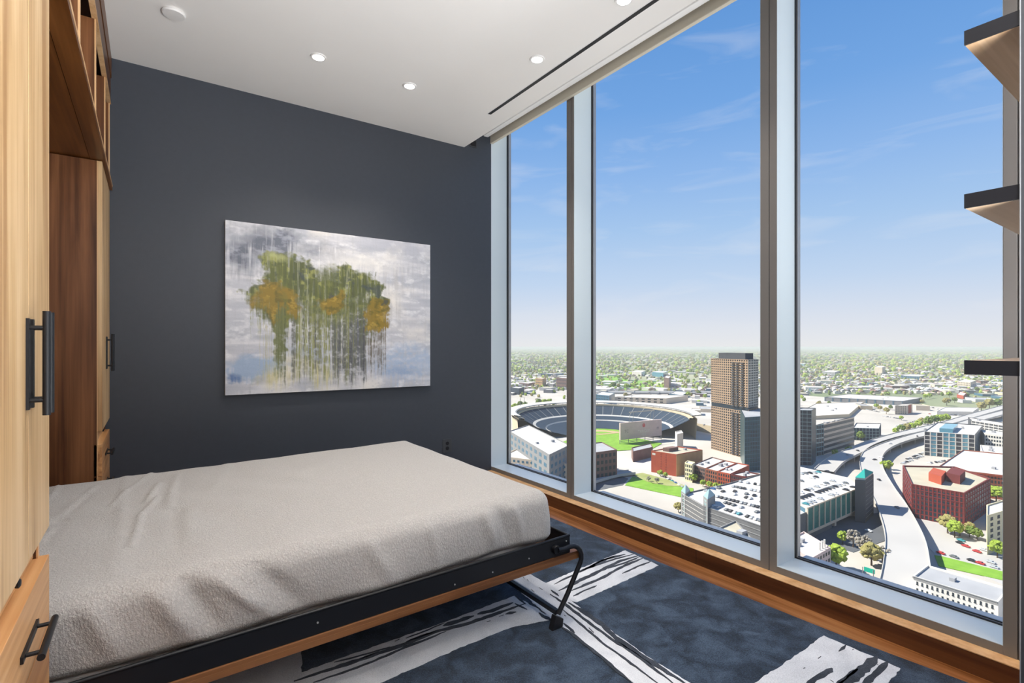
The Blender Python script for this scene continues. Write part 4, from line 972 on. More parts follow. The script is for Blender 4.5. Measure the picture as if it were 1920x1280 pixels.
deck('road_bridge', 'pale road bridge over the sunken road below the brick warehouse', [(1090, 906), (1120, 897), (1150, 889), (1185, 884)], 3, 11, False)['category'] = 'bridge'
for (u0, v0, u1, v1, lab) in ((1620, 1063, 1640, 1069, 'short green highway sign over the ramp'), (1675, 1074.5, 1709, 1085, 'long green highway sign beside the white block')):
    F = 274; p = gp(u0, F); q_ = gp(u1, F - 4); zz = EYE - (v0 - HOR) / FPX * F
    o = empty('highway_sign', (p[0], p[1], GZ), lab, 'sign', 'highway signs'); a_, b_ = rel(o, [p, q_]); a_ = a_[:2]; b_ = b_[:2]
    panel(o, a_, b_, zz - GZ - 2.0, zz - GZ + .3, .3, 'sign', 'sign_board')
    for c_ in (a_, b_): MB().tube([(c_[0], c_[1] + .6, 0), (c_[0], c_[1] + .6, zz - GZ)], .22, 6).build('post', K['grey'], o)

# ---- right window
o, L, H_ = building('long_warehouse', 'long low warehouse with grey glass side beyond the car parks', (1692, 751.6, 760), (1546, 744), (1729, 745), 'grey', 'roof_white', units=2)
fins(o, L[3], L[0], 0, H_, 9, 1, 2.2, .8, 'glass_blue', .5)
o, L, H_ = building('dark_glass_building', 'dark glass tower cut by the third window post', (1521.6, 769, 873), (1440, 769, 560), (1530, 768.5, 570), 'glass_dark', 'roof_grey')
fins(o, L[3], L[0], 0, H_, 10, 14, .3, .5, 'glass_pale', .2)
o, L, H_ = building('banded_office', 'beige banded office block behind the highway bend', (1544, 795, 853), (1521.6, 793, 590), (1601.4, 782), 'glass_dark', 'roof_white', units=3)
fins(o, L[0], L[1], 0, H_, 5, 6, .5, 2.6, 'tan_light', .5, verts=False); fins(o, L[3], L[0], 0, H_, 5, 7, .5, 1.1, 'glass_pale', .4)
o, L, H_ = building('blue_office', 'small dark blue office with glass front next to the highway', (1648.5, 803, 826), (1599, 798, 700), (1652, 801, 740), 'navy', 'roof_white', units=1)
fins(o, L[3], L[0], 0, H_, 8, 4, .5, .5, 'glass_pale', .3)
o, L, H_ = building('arena_hall', 'wide white roofed hall left of the long grey warehouse', (1592, 776, 783), (1480, 768, 880), None, 'limestone', 'roof_white', units=3, fourth=(1530, 756))
o, L, H_ = building('hotel', 'small pale block with a red stripe in the car park', (1700, 760, 777), (1678, 759.5, 960), (1711, 759, 990), 'tan_light', 'roof_white')
facade(o, L[3], L[0], 0, H_, 6, 4, .5, .5, 'glass_dark'); facade(o, L[0], L[1], 0, H_, 1, 1, .5, 1, 'red', proud=.4, name='stripe')
o, L, H_ = building('pale_warehouse', 'long pale blue warehouse shed near the highway in the distance', (1824, 771.5, 779), (1757, 767, 955), (1835, 767, 1010), 'white', 'roof_white')
o, L, H_ = building('teal_apartments', 'teal and grey glass apartment block beside the highway', (1828, 815, 862), (1733, 807, 600), (1843, 808, 650), 'glass_dark', 'roof_white', units=2)
fins(o, L[3], L[0], 0, H_, 8, 6, 1.0, .7, 'white', .5)
for cc_, mm in (((1,), 'glass_cyan'), ((3, 4), 'glass_cyan'), ((6,), 'glass_cyan'), ((0, 2, 5, 7), 'grey_dark')): facade(o, L[3], L[0], 0, H_, 8, 6, .8, .72, mm, cols=cc_, m_side=0, z_lo=0, z_hi=0, name='window_bay')
roofbox(o, L, H_, .1, .45, .6, .72, -.8, 4.5, 'glass_cyan'); facade(o, L[0], L[1], 0, H_, 5, 6, .6, .6, 'glass_blue')
o, L, H_ = building('cream_apartments', 'cream apartment block behind the teal one at the last window post', (1842, 846, 879), (1838, 840, 570), (1895, 853, 520), 'white', 'roof_white', units=2)
facade(o, L[0], L[1], 0, H_, 9, 4, .6, .5, 'glass_dark')
o, L, H_ = building('grey_flats', 'dark balconied flats beyond the teal apartments', (1822, 788, 812), (1815, 783, 790), (1890, 793, 700), 'grey_dark', 'roof_white', units=1)
fins(o, L[0], L[1], 0, H_, 8, 5, .6, .9, 'white', .5)
o, L, H_ = building('white_flats', 'pale flats stepping up beside the highway', (1846, 812, 850), (1838, 806, 640), (1895, 818, 590), 'white', 'roof_white', units=1)
facade(o, L[0], L[1], 0, H_, 9, 5, .6, .5, 'glass_dark')
# red office: three faces
F = depth(990); zt = EYE - (923.6 - HOR) / FPX * F
pix = [(1808, 923.6), (1857, 896), (1790, 874), (1693, 872), (1709.7, 907)]
pts = [onZ(u, v, zt)[:2] for u, v in pix]; c = (sum(p[0] for p in pts) / 5, sum(p[1] for p in pts) / 5, GZ)
o = empty('red_office', c, 'large dark red brick office block with rows of black windows beside the highway', 'building'); L = rel(o, [p + (GZ,) for p in pts]); L = [p[:2] for p in L]; H_ = zt - GZ
shell(o, L, 0, H_, 'red_dark', 'roof_tan', par=1.2, tw=.8)
facade(o, L[4], L[0], 0, H_, 12, 7, .72, .62, 'glass_dark', mode='each', z_lo=.02, z_hi=.06, proud=.10)
facade(o, L[0], L[1], 0, H_, 11, 7, .62, .58, 'glass_dark', mode='each', z_lo=.02, z_hi=.06, proud=.10); facade(o, L[3], L[4], 0, H_, 7, 7, .4, .5, 'glass_dark')
fins(o, L[4], L[0], 0, H_, 12, 7, .8, .7, 'red_deep', .2); fins(o, L[0], L[1], 0, H_, 11, 7, .8, .7, 'red_deep', .2); fins(o, L[3], L[4], 0, H_, 7, 7, 1.0, .9, 'red_deep', .25)
def at_roof(o, pix4, zt, h, m_, name):
    q = [onZ(u, v, zt)[:2] for u, v in pix4]; q = [(x - o.location.x, y - o.location.y) for x, y in q]
    ar = sum(q[i][0] * q[(i + 1) % 4][1] - q[(i + 1) % 4][0] * q[i][1] for i in range(4)); q = q if ar > 0 else q[::-1]
    return MB().prism(q, zt - o.location.z - 1.2, zt - o.location.z + h).build(name, K[m_], o)
at_roof(o, [(1741, 898), (1765, 906), (1774, 895), (1750, 888)], zt, 5, 'red', 'penthouse'); at_roof(o, [(1774, 899), (1800, 905), (1810, 896), (1785, 888)], zt, 5.5, 'red_dark', 'penthouse')
o, L, H_ = building('red_mill', 'second red brick building with a pale roof behind the red office', (1900, 893, 940), (1757, 876), (1930, 880, 500), 'brick_row', 'roof_white', units=1)
facade(o, L[3], L[0], 0, H_, 22, 5, .45, .6, 'glass_dark'); fins(o, L[3], L[0], H_ - 2.2, H_ - .8, 1, 1, .2, .8, 'red', .5, verts=False)
# green glass garage on piers
F = 336; zt = EYE - (951 - HOR) / FPX * F
o = empty('glass_garage', (*onZ(1560, 930, zt)[:2], GZ), 'elevated parking garage with green glass bays and cars on its white roof', 'building')
def lo(u, v, z=None): q = onZ(u, v, zt if z is None else z); return (q[0] - o.location.x, q[1] - o.location.y)
g4 = [lo(1612, 912.7), lo(1590, 895), lo(1480, 870), lo(1440, 910), lo(1513, 951)]
H_ = zt - GZ; zlo = EYE - (1003 - HOR) / FPX * F - GZ
ar = sum(g4[i][0] * g4[(i + 1) % 5][1] - g4[(i + 1) % 5][0] * g4[i][1] for i in range(5)); g4c = g4 if ar > 0 else g4[::-1]
MB().prism(g4c, zlo, H_ - .5).build('deck_body', K['tan_light'], o); MB().prism(g4c, H_ - .5, H_).build('roof_deck', K['roof_white'], o)
A_, B_ = g4[4], g4[0]
facade(o, A_, B_, zlo, H_, 10, 4, .86, .90, 'glass_green', mode='each', z_lo=.12, z_hi=.06, m_side=.0, proud=.12, name='glass_panel')
fins(o, A_, B_, zlo + 1.4, H_, 10, 1, .9, 1.6, 'tan_light', .7)
facade(o, g4[3], g4[4], zlo, H_, 6, 4, .9, .8, 'glass_blue', z_lo=.1, z_hi=.05)
for t in (.18, .52, .95):
    x, y = A_[0] + (B_[0] - A_[0]) * t, A_[1] + (B_[1] - A_[1]) * t; x += .5 * SA * 6; y += .5 * CA * 6
    MB().box(x - 1.3, y - 1.3, 0, x + 1.3, y + 1.3, zlo).build('pillar', K['tan_light'], o)
    MB().box(x + 18, y + 5, 0, x + 20.6, y + 7.6, zlo).build('pillar', K['tan_light'], o)
garage2 = (o, zt)
o, L, H_ = building('stair_tower', 'dark grey stair tower with a teal pyramid roof at the end of the glass garage', (1622, 900.6, 981), (1603, 899, 372), (1638, 894, 388), 'grey_dark', 'roof_grey', 'garage stair towers')
facade(o, L[0], L[1], 0, H_, 1, 9, .9, .1, 'grey', m_side=.04); c_ = onroof(L, .5, .5); b4 = [L[0], L[1], (L[1][0] + L[3][0] - L[0][0], L[1][1] + L[3][1] - L[0][1]), L[3]]
MB().add([(p[0], p[1], H_ + 1.6) for p in b4] + [(c_[0], c_[1], H_ + 6)], [(0, 1, 4), (1, 2, 4), (2, 3, 4), (3, 0, 4)]).build('pyramid_roof', K['teal'], o)
MB().prism([(p[0] * .94 + c_[0] * .06, p[1] * .94 + c_[1] * .06) for p in b4], H_ - .9, H_ + 1.6).build('glass_lantern', K['glass_pale'], o, fixn=True)
# pinkish flat roof block, white long block, cream block
o, L, H_ = building('pink_flat_block', 'low pinkish flat roofed block at the lower corner of the right window', (1520, 1047, 1095), (1470, 1025, 300), (1557.7, 1025.6), 'pink', 'roof_white', units=2)
facade(o, L[0], L[1], 0, H_, 7, 3, .5, .45, 'glass_dark')
for t in (.55, .68, .8): q_ = onroof(L, t + .1, .15); MB().lathe([(.5, H_ - 1), (.5, H_ + 3.5)], 10, (q_[0], q_[1], 0)).build('chimney_pipe', K['white'], o)
o, L, H_ = building('white_long_block', 'long white stone block with a grey roof and two rows of square windows', (1871.6, 1128, 1190), (1711, 1079), None, 'white', 'roof_grey', units=1, fourth=(1738, 1058.4))
facade(o, L[3], L[0], 0, H_, 15, 4, .34, .42, 'glass_dark', mode='each', z_lo=.02, z_hi=.08)
fins(o, L[3], L[0], H_ - .9, H_, 1, 1, .1, .5, 'grey', .6, verts=False)
o, L, H_ = building('cream_tower_block', 'pale yellow stone block with small paired windows by the last window post', (1851, 966, 1040), (1849.5, 957.5, 335), (1905, 950), 'cream', 'roof_white')
facade(o, L[0], L[1], 0, H_, 4, 6, .34, .5, 'grey_dark', mode='each', z_lo=.08)
# left window
o, L, H_ = building('white_roof_complex', 'wide white roofed complex in front of the ballpark seen in the narrow window', (1085, 872, 915), (940, 848, 500), None, 'tan_light', 'roof_white', units=3, fourth=(1000, 826))
facade(o, L[3], L[0], 0, H_, 16, 4, .5, .45, 'glass_blue')
o, L, H_ = building('grey_brick_flats', 'hazy grey brick flats at the bottom of the narrow window', (1030, 852, 930), (955, 845, 560), (1068, 850, 480), 'grey', 'roof_white', units=2)
facade(o, L[3], L[0], 0, H_, 9, 5, .5, .5, 'glass_blue'); facade(o, L[0], L[1], 0, H_, 5, 5, .5, .5, 'glass_blue')
B_ = gp(977, 600); MB_ = MB().lathe([(9, 0), (9, 14), (8.6, 14.6), (.1, 15.6)], 24); ob = MB_.build('round_tank', K['pink'], None, smooth=True); ob.location = (B_[0], B_[1], GZ + 8); tag(ob, 'round pinkish drum building beside the end of the ballpark', 'tank')
for i, (u0, v0, u1, v1, wm) in enumerate([(973, 718, 1002, 726, 'brick_mix'), (1004, 709, 1024, 726, 'brick_tan'), (1026, 719, 1042, 727, 'grey'), (1043, 708, 1075, 730, 'brick_mix'), (1009, 700, 1060, 706, 'glass_blue'), (957, 727, 983, 740, 'navy')]):
    F = depth(v1); zt = EYE - (v0 - HOR) / FPX * F
    o, L, H_ = building('distant_flats', ('low plum brick flats beyond the rail line, longest of them', 'tan brick flats rising between two lower blocks', 'short grey flats among the distant brick ones', 'tall plum brick flats by the second window post', 'long blue glass block above the distant flats', 'dark blue shed at the left jamb of the narrow window')[i], ((u0 + u1) / 2 + 3, v0 + .6, v1), (u0, v0, F + 30), (u1, v0, F + 40), wm, 'roof_white', 'distant flats in the narrow window')
    facade(o, L[3], L[0], 0, H_, 8, 3, .5, .5, 'glass_dark')
# middle window, far
for i, (u0, v0, u1, v1, wm, lab) in enumerate([(1185, 697, 1210, 705, 'white', 'white and glass block in the distant park'), (1223, 698, 1252, 707, 'glass_cyan', 'turquoise glass block in the distant park'), (1245, 708, 1258, 729, 'brick_mix', 'slim brown tower standing in the distant park'), (1153, 746, 1290, 757, 'tan_light', 'vast pale flat roof behind the ballpark'), (1116, 741, 1153, 757, 'glass_blue', 'blue fronted sheds behind the ballpark roof edge'),
                                                (1255, 740, 1290, 748, 'glass_blue', 'bluish bus shed beyond the ballpark'), (1640, 688, 1660, 704, 'tan_light', 'pale slab block standing among the far trees'), (1689, 705, 1738, 712, 'glass_blue', 'long blue glass shed among the far trees'), (1542, 697, 1575, 704, 'roof_grey', 'long grey school roof among the far trees'), (1795, 716, 1830, 728, 'tan_light', 'pale shed with green gable far beyond the highway'),
                                                (1760, 722, 1795, 727, 'roof_grey', 'low grey shed beyond the rail embankment'), (1494, 682, 1512, 687, 'glass_cyan', 'small turquoise roof at the edge of the far trees'), (1794, 741, 1812, 748, 'red', 'little red brick shed beyond the highway')]):
    F = depth(v1)
    o, L, H_ = building('distant_block', lab, (u0 + (u1 - u0) * .7, v0 + .5, v1), (u0, v0, F * 1.03), (u1, v0, F * 1.06), wm, 'roof_white', 'distant blocks')
    if H_ > 9: facade(o, L[3], L[0], 0, H_, 8, max(2, int(H_ / 5)), .5, .5, 'glass_dark')

# ---- cars
def car_mesh(c):
    mb = MB(); prof = [(-2.2, .35), (-2.25, .85), (-1.5, .98), (-.95, 1.45), (.65, 1.45), (1.25, .98), (2.1, .82), (2.2, .35)]
    v = [(x, s * .88 * (.82 if z > 1.2 else 1), z) for s in (-1, 1) for x, z in prof]; n = len(prof)
    mb.add(v, [tuple(range(n)), tuple(range(2 * n - 1, n - 1, -1))] + [(i, n + i, n + (i + 1) % n, (i + 1) % n) for i in range(n)]); a = len(mb.f)
    mb.cur = 1; mb.box(-1.25, -.80, 1.02, .95, .80, 1.36)
    mb.cur = 2
    for x in (-1.35, 1.35):
        for y in (-.82, .72): mb.lathe([(.33, y), (.33, y + .1)], 8, (0, 0, 0), 'y'); 
        for k in range(32): vx = mb.v[-1 - k]; mb.v[-1 - k] = (vx[0] + x, vx[1], vx[2] + .33)
    return mb.mesh('car', [c, K['glass_dark'], K['grey_dark']])
cols = [('white', (.75, .75, .75)), ('silver', (.42, .44, .46)), ('black', (.02, .02, .025)), ('red', (.42, .03, .03)), ('blue', (.05, .12, .30)), ('grey', (.14, .15, .16)), ('teal', (.05, .26, .30))]
CM = [(n_, car_mesh(mat(n_ + '_car_paint', c_, .3, 0, .6))) for n_, c_ in cols]
def car(x, y, z, rz, label, group, k=None):
    n_, me = CM[rr.choice([0] * 6 + [1] * 7 + [2] * 6 + [5] * 7 + [3, 4, 6]) if k is None else k]
    ob = bpy.data.objects.new('car', me); col.objects.link(ob); ob.location = (x, y, z); ob.rotation_euler.z = rz
    tag(ob, label.format(n_), 'car', group)
# rows on the roof of the middle garage
def cars_on(o, L, H_, n_rows, n_cols, keep, label, group, a0=.06, a1=.94, b0=.08, b1=.92):
    ux, uy = L[1][0] - L[0][0], L[1][1] - L[0][1]; rz = math.atan2(uy, ux)
    for r in range(n_rows):
        for c in range(n_cols):
            if rr.random() > keep: continue
            p = onroof(L, a0 + (a1 - a0) * (c + .5) / n_cols, b0 + (b1 - b0) * (r + .5) / n_rows)
            car(o.location.x + p[0], o.location.y + p[1], o.location.z + H_, rz + math.pi / 2 + rr.choice((0, math.pi)), label, group)
for (ua, va, ub, vb_, k_) in ((1335, 948, 1430, 978, 12), (1350, 940, 1438, 966, 12), (1342, 931, 1440, 956, 13), (1352, 921, 1440, 944, 12), (1345, 915, 1440, 935, 13), (1372, 912, 1440, 925, 10), (1385, 903, 1440, 912, 8), (1310, 926, 1345, 914, 6)):
    for i in range(k_):
        if rr.random() > .66: continue
        t = (i + .5) / k_; p = onZ(ua + (ub - ua) * t, va + (vb_ - va) * t, zg - .9); q_ = onZ(ub, vb_, zg); p0 = onZ(ua, va, zg)
        car(p[0], p[1], zg - .9, math.atan2(q_[1] - p0[1], q_[0] - p0[0]) + math.pi / 2, '{} car parked on the white roof of the grey garage', 'cars on the grey garage roof')
og2, zt2 = garage2
P4 = [lo2 for lo2 in (onZ(1600, 910, zt2), onZ(1584, 897, zt2), onZ(1500, 878, zt2), onZ(1500, 948, zt2))]
cnt = 0
for (ua, va, ub, vb_, k_) in ((1500, 949, 1603, 913, 15), (1498, 936, 1588, 905, 14), (1498, 925, 1570, 899, 12), (1498, 903, 1540, 892, 6), (1498, 889, 1555, 884, 7)):
    for i in range(k_):
        if rr.random() > .72: continue
        t = (i + .5) / k_; p = onZ(ua + (ub - ua) * t, va + (vb_ - va) * t, zt2); q_ = onZ(ub, vb_, zt2); p0 = onZ(ua, va, zt2)
        car(p[0], p[1], zt2, math.atan2(q_[1] - p0[1], q_[0] - p0[0]) + math.pi / 2, '{} car parked on the roof of the green glass garage', 'cars on the glass garage roof')
named = [(1766, 1030, 4, 'orange tinted'), ]
for (u, v, k, lab) in ((1802, 1013, 6, 'teal car at the head of the curved parking strip'), (1811, 1024, 3, 'red car parked second on the curved parking strip'), (1800, 1018, 2, 'black car between the teal and red ones on the curved strip'), (1832, 1034, 3, 'red car parked alone by the round green tree'), (1845, 1031, 1, 'silver car beside the round green tree'), (1764, 1037, 3, 'rust red car driving along the green verge'), (1789, 1044, 5, 'grey car driving along the green verge'),
                       (1822, 1051, 2, 'black car passing above the green verge'), (1838, 1056, 3, 'bright red car above the green verge'), (1858, 1054, 1, 'silver car last in line near the window post'), (1864, 1063, 1, 'pale car lowest on the street by the window post'), (1629, 995, 0, 'white van on the shaded street under the garage'), (1665, 968, 2, 'black car beside the highway ramp in the shade')):
    p = onZ(u, v, GZ + .5); q_ = onZ(u + 10, v + 3.2, GZ + .5); car(p[0], p[1], GZ + .2, math.atan2(q_[1] - p[1], q_[0] - p[0]), lab, 'cars on the streets', k)
for (u, v) in ((1669, 832), (1652, 858), (1640, 862), (1720, 818), (1608, 845), (1590, 853), (1735, 805), (1648, 900), (1682, 952), (1790, 795)):
    p = onZ(u, v, GZ + 8.1); car(p[0], p[1], GZ + 8.05, rr.uniform(0, 3), '{} car driving on the elevated highway', 'cars on the highway')
for (ua, va, ub, vb_, k_) in ((1600, 758, 1655, 768, 14), (1605, 764, 1650, 773, 10), (1655, 780, 1690, 786, 9), (1680, 800, 1730, 786, 12), (1690, 806, 1725, 795, 9), (1690, 870, 1730, 855, 10), (1700, 862, 1735, 848, 9), (1740, 869, 1790, 862, 12), (1735, 760, 1760, 768, 6), (1740, 776, 1800, 779, 10), (1500, 860, 1515, 868, 0), (1225, 882, 1282, 915, 9)):
    for i in range(k_):
        if rr.random() > .8: continue
        t = (i + .5) / k_; p = onZ(ua + (ub - ua) * t, va + (vb_ - va) * t, GZ); car(p[0], p[1], GZ + .05, rr.uniform(0, 3), '{} car in the open car parks around the highway', 'cars in the open car parks')

# ---- trees
def crown_mesh(seed, m_, n_b=70, flat=.85):
    """leafy crown: a clump of rough lobes"""
    g = random.Random(seed); mb = MB(); t = (1 + 5 ** .5) / 2
    V = [(-1, t, 0), (1, t, 0), (-1, -t, 0), (1, -t, 0), (0, -1, t), (0, 1, t), (0, -1, -t), (0, 1, -t), (t, 0, -1), (t, 0, 1), (-t, 0, -1), (-t, 0, 1)]
    Fc = [(0, 11, 5), (0, 5, 1), (0, 1, 7), (0, 7, 10), (0, 10, 11), (1, 5, 9), (5, 11, 4), (11, 10, 2), (10, 7, 6), (7, 1, 8), (3, 9, 4), (3, 4, 2), (3, 2, 6), (3, 6, 8), (3, 8, 9), (4, 9, 5), (2, 4, 11), (6, 2, 10), (8, 6, 7), (9, 8, 1)]
    for k in range(n_b):
        a = g.uniform(0, 6.28); el = math.asin(g.uniform(-.75, 1)); q = g.uniform(.55, 1) ** .6; r = g.uniform(.10, .19) * (.55 if 'bare' in m_ else 1)
        d = .46 * q * math.cos(el) * g.uniform(.8, 1.1); z = .66 + .34 * q * math.sin(el)
        mb.add([(d * math.cos(a) + x / 1.9 * r * g.uniform(.6, 1.35), d * math.sin(a) + y / 1.9 * r * g.uniform(.6, 1.35), z + zz / 1.9 * r * flat * g.uniform(.6, 1.3)) for x, y, zz in V], Fc)
    return mb.mesh('crown', K[m_])
CR = {k: [crown_mesh(i * 7 + len(k), k) for i in range(3)] for k in ('leaf_spring', 'leaf_green', 'leaf_olive', 'leaf_bare')}
tm = MB().lathe([(.05, 0), (.035, .35), (.02, .7)], 7).mesh('trunk', K['bark'])
def tree(u, v, h, kind, label, group='street trees', z=0):
    p = onZ(u, v, GZ + z); o = empty('tree', (p[0], p[1], GZ + z), label, 'tree', group, rz=rr.uniform(0, 6)); o.scale = (h * rr.uniform(.75, .95), h * rr.uniform(.75, .95), h)
    link('trunk', tm, o); link('crown', rr.choice(CR[kind]), o)
for (u, v, h, k, lab) in ((1300, 904, 8, 'leaf_spring', 'bright green tree at the cream row house'), (1318, 912, 6, 'leaf_spring', 'low yellow green tree by the purple brick building'), (1330, 915, 6, 'leaf_spring', 'spring green tree by the russet brick building'), (1342, 918, 6, 'leaf_spring', 'spring green tree by the bright red brick building'), (1352, 922, 6.5, 'leaf_spring', 'spring green tree at the end of the brick row'), (1238, 893, 6, 'leaf_spring', 'yellow green tree below the red painted block'), (1248, 895, 5, 'leaf_spring', 'smaller yellow green tree below the red painted block'),
                         (1216, 903, 5, 'leaf_bare', 'bare tree on the scrub bank'), (1232, 907, 6, 'leaf_bare', 'bare tree in the middle of the scrub bank'), (1272, 960, 7, 'leaf_olive', 'pale olive tree beside the grey garage'), (1580, 1020, 8, 'leaf_spring', 'light green young tree in the shade under the glass garage'), (1600, 1026, 11, 'leaf_bare', 'bare brown tree in the shade under the glass garage'), (1622, 1045, 13, 'leaf_bare', 'large bare tree by the ramp'), (1634, 1060, 12, 'leaf_olive', 'olive tree by the highway ramp sign'), (1655, 1058, 10, 'leaf_bare', 'thin brown tree beside the curving deck'),
                         (1568, 1066, 13, 'leaf_spring', 'yellow green tree beside the pink flat block'), (1660, 885, 11, 'leaf_spring', 'bright green tree inside the highway bend'), (1667, 880, 9, 'leaf_spring', 'second bright tree inside the highway bend'), (1777, 1000, 12, 'leaf_olive', 'olive tree before the red office'), (1790, 1008, 11, 'leaf_spring', 'pale green tree above the curved parking strip'), (1800, 1004, 8, 'leaf_olive', 'small olive bush tree above the parking strip'), (1818, 1007, 7, 'leaf_green', 'dark green hedge tree in the planted strip'), (1832, 1012, 7, 'leaf_green', 'green hedge tree beside the cream block'),
                         (1870, 1046, 10, 'leaf_spring', 'round green tree at the foot of the cream block'), (1818, 999, 7, 'leaf_olive', 'small cone shaped tree at the corner of the red office'), (1868, 940, 12, 'leaf_spring', 'bright green tree between the red and cream blocks'), (1835, 865, 8, 'leaf_spring', 'green tree at the foot of the teal apartments'), (1592, 852, 9, 'leaf_spring', 'yellow tree beside the first highway lanes'), (1566, 856, 8, 'leaf_spring', 'yellow tree at the banded office'), (1614, 826, 12, 'leaf_green', 'slim green tree before the blue office')):
    tree(u, v, h, k, lab)
gr = [(1650, 770, 10), (1662, 776, 12), (1670, 768, 9), (1643, 766, 10), (1740, 800, 15), (1752, 798, 16), (1763, 795, 15), (1774, 792, 14), (1690, 812, 12), (1700, 810, 12), (1710, 808, 12), (1722, 803, 12), (1680, 815, 10), (1728, 795, 10), (1690, 788, 8), (1735, 748, 12), (1743, 746, 11), (1700, 722, 12), (1678, 718, 12), (1656, 716, 12), (1780, 745, 14), (1775, 760, 16), (1790, 755, 12), (1840, 770, 16), (1855, 765, 18), (1870, 765, 18), (1865, 735, 14), (1832, 735, 14), (1010, 762, 16), (1020, 761, 14), (1030, 760, 14), (975, 765, 14), (985, 767, 14), (965, 770, 14), (1290, 745, 14), (1310, 742, 13), (1322, 748, 12), (1325, 728, 12), (1160, 728, 14), (1175, 729, 16), (1190, 727, 14), (1150, 728, 18), (1285, 727, 14), (1290, 720, 14)]
for (u, v, h) in gr:
    kk = rr.choice(['leaf_spring', 'leaf_spring', 'leaf_green', 'leaf_olive'])
    wh = 'beyond the highway bend' if u > 1735 else 'beside the far highway lanes' if (u > 1672 and v > 780) else 'around the small pale hotel block' if u > 1600 else 'at the foot of the tan tower view' if u > 1280 else 'in the park past the rail yard' if u > 1100 else 'past the ballpark canopy in the narrow window'
    tree(u, v, h, kk, '%s tree %s' % ({'leaf_spring': 'yellow green', 'leaf_green': 'deep green', 'leaf_olive': 'olive'}[kk], wh), 'trees of the middle distance')

# ---- the spread of small roofs and tree tops towards the horizon (nobody could count it)
ico = MB(); t = (1 + 5 ** .5) / 2
IV = np.array([(-1, t, 0), (1, t, 0), (-1, -t, 0), (1, -t, 0), (0, -1, t), (0, 1, t), (0, -1, -t), (0, 1, -t), (t, 0, -1), (t, 0, 1), (-t, 0, -1), (-t, 0, 1)]) / 1.902
IF = np.array([(0, 11, 5), (0, 5, 1), (0, 1, 7), (0, 7, 10), (0, 10, 11), (1, 5, 9), (5, 11, 4), (11, 10, 2), (10, 7, 6), (7, 1, 8), (3, 9, 4), (3, 4, 2), (3, 2, 6), (3, 6, 8), (3, 8, 9), (4, 9, 5), (2, 4, 11), (6, 2, 10), (8, 6, 7), (9, 8, 1)])
def scatter(n, v0, v1, m_, name, label, seed, dens=None, rpx=3.2, hm=7, u0=900, u1=1960, power=1.0):
    g = np.random.default_rng(seed); u = g.uniform(u0, u1, n); v = v0 + (v1 - v0) * g.random(n) ** power
    if dens is not None: k = g.random(n) < dens(u, v); u, v = u[k], v[k]
    F = (EYE - GZ) * FPX / (v - HOR); R = (u - 960) / FPX * F
    X = SA * F + CA * R; Y = CA * F - SA * R; r = np.clip(rpx * F / FPX * g.uniform(.5, 1.3, len(u)), 4, 90); h = hm * g.uniform(.6, 1.3, len(u)) * np.clip(r / 8, .8, 1.8)
    V = IV[None] * g.uniform(.75, 1.25, (len(u), 12, 1)); V = V * np.stack([r, r, h], -1)[:, None, :]; V = V + np.stack([X, Y, np.full(len(u), GZ + 1) + h * .5], -1)[:, None, :]
    F_ = IF[None] + (np.arange(len(u)) * 12)[:, None, None]
    me = bpy.data.meshes.new(name); me.from_pydata(V.reshape(-1, 3).tolist(), [], F_.reshape(-1, 3).tolist()); me.materials.append(K[m_]); me.update()
    tag(link(name, me), label, None, None, 'stuff')
def patchy(u, v, s=0.0):
    F = (EYE - GZ) * FPX / (v - HOR); R = (u - 960) / FPX * F
    return .5 + .5 * np.sin(R / 310 + s + 1.7 * np.sin(F / 420)) * np.sin(F / 370 + s * 2 + 1.3 * np.sin(R / 250))
left = lambda u: (u < 1340)
dm = lambda u, v: np.where(left(u), np.where(v < 700, 1, np.where(v < 733, .45, .02)), np.where(v < 690, .9, np.where(v < 718, .62, np.where(v < 740, .28, .03))))
for i, (n, m_, lb, s) in enumerate(((4200, 'leaf_spring', 'yellow green tree tops spreading to the horizon', 0), (3400, 'leaf_green', 'deep green tree tops spreading to the horizon', 1.9), (3600, 'leaf_olive', 'olive brown tree tops spreading to the horizon', 3.1), (2600, 'leaf_bare', 'bare grey tree tops spreading to the horizon', 4.4))):
    scatter(n, 662, 760, m_, 'distant_woods', lb, 40 + i, lambda u, v, s=s: dm(u, v) * np.clip(.25 + patchy(u, v, s), 0, 1), power=1.25)
    scatter(1500, 653.8, 664, m_, 'distant_woods', lb.replace('spreading to', 'massed along'), 60 + i, None, rpx=2.6, hm=5)
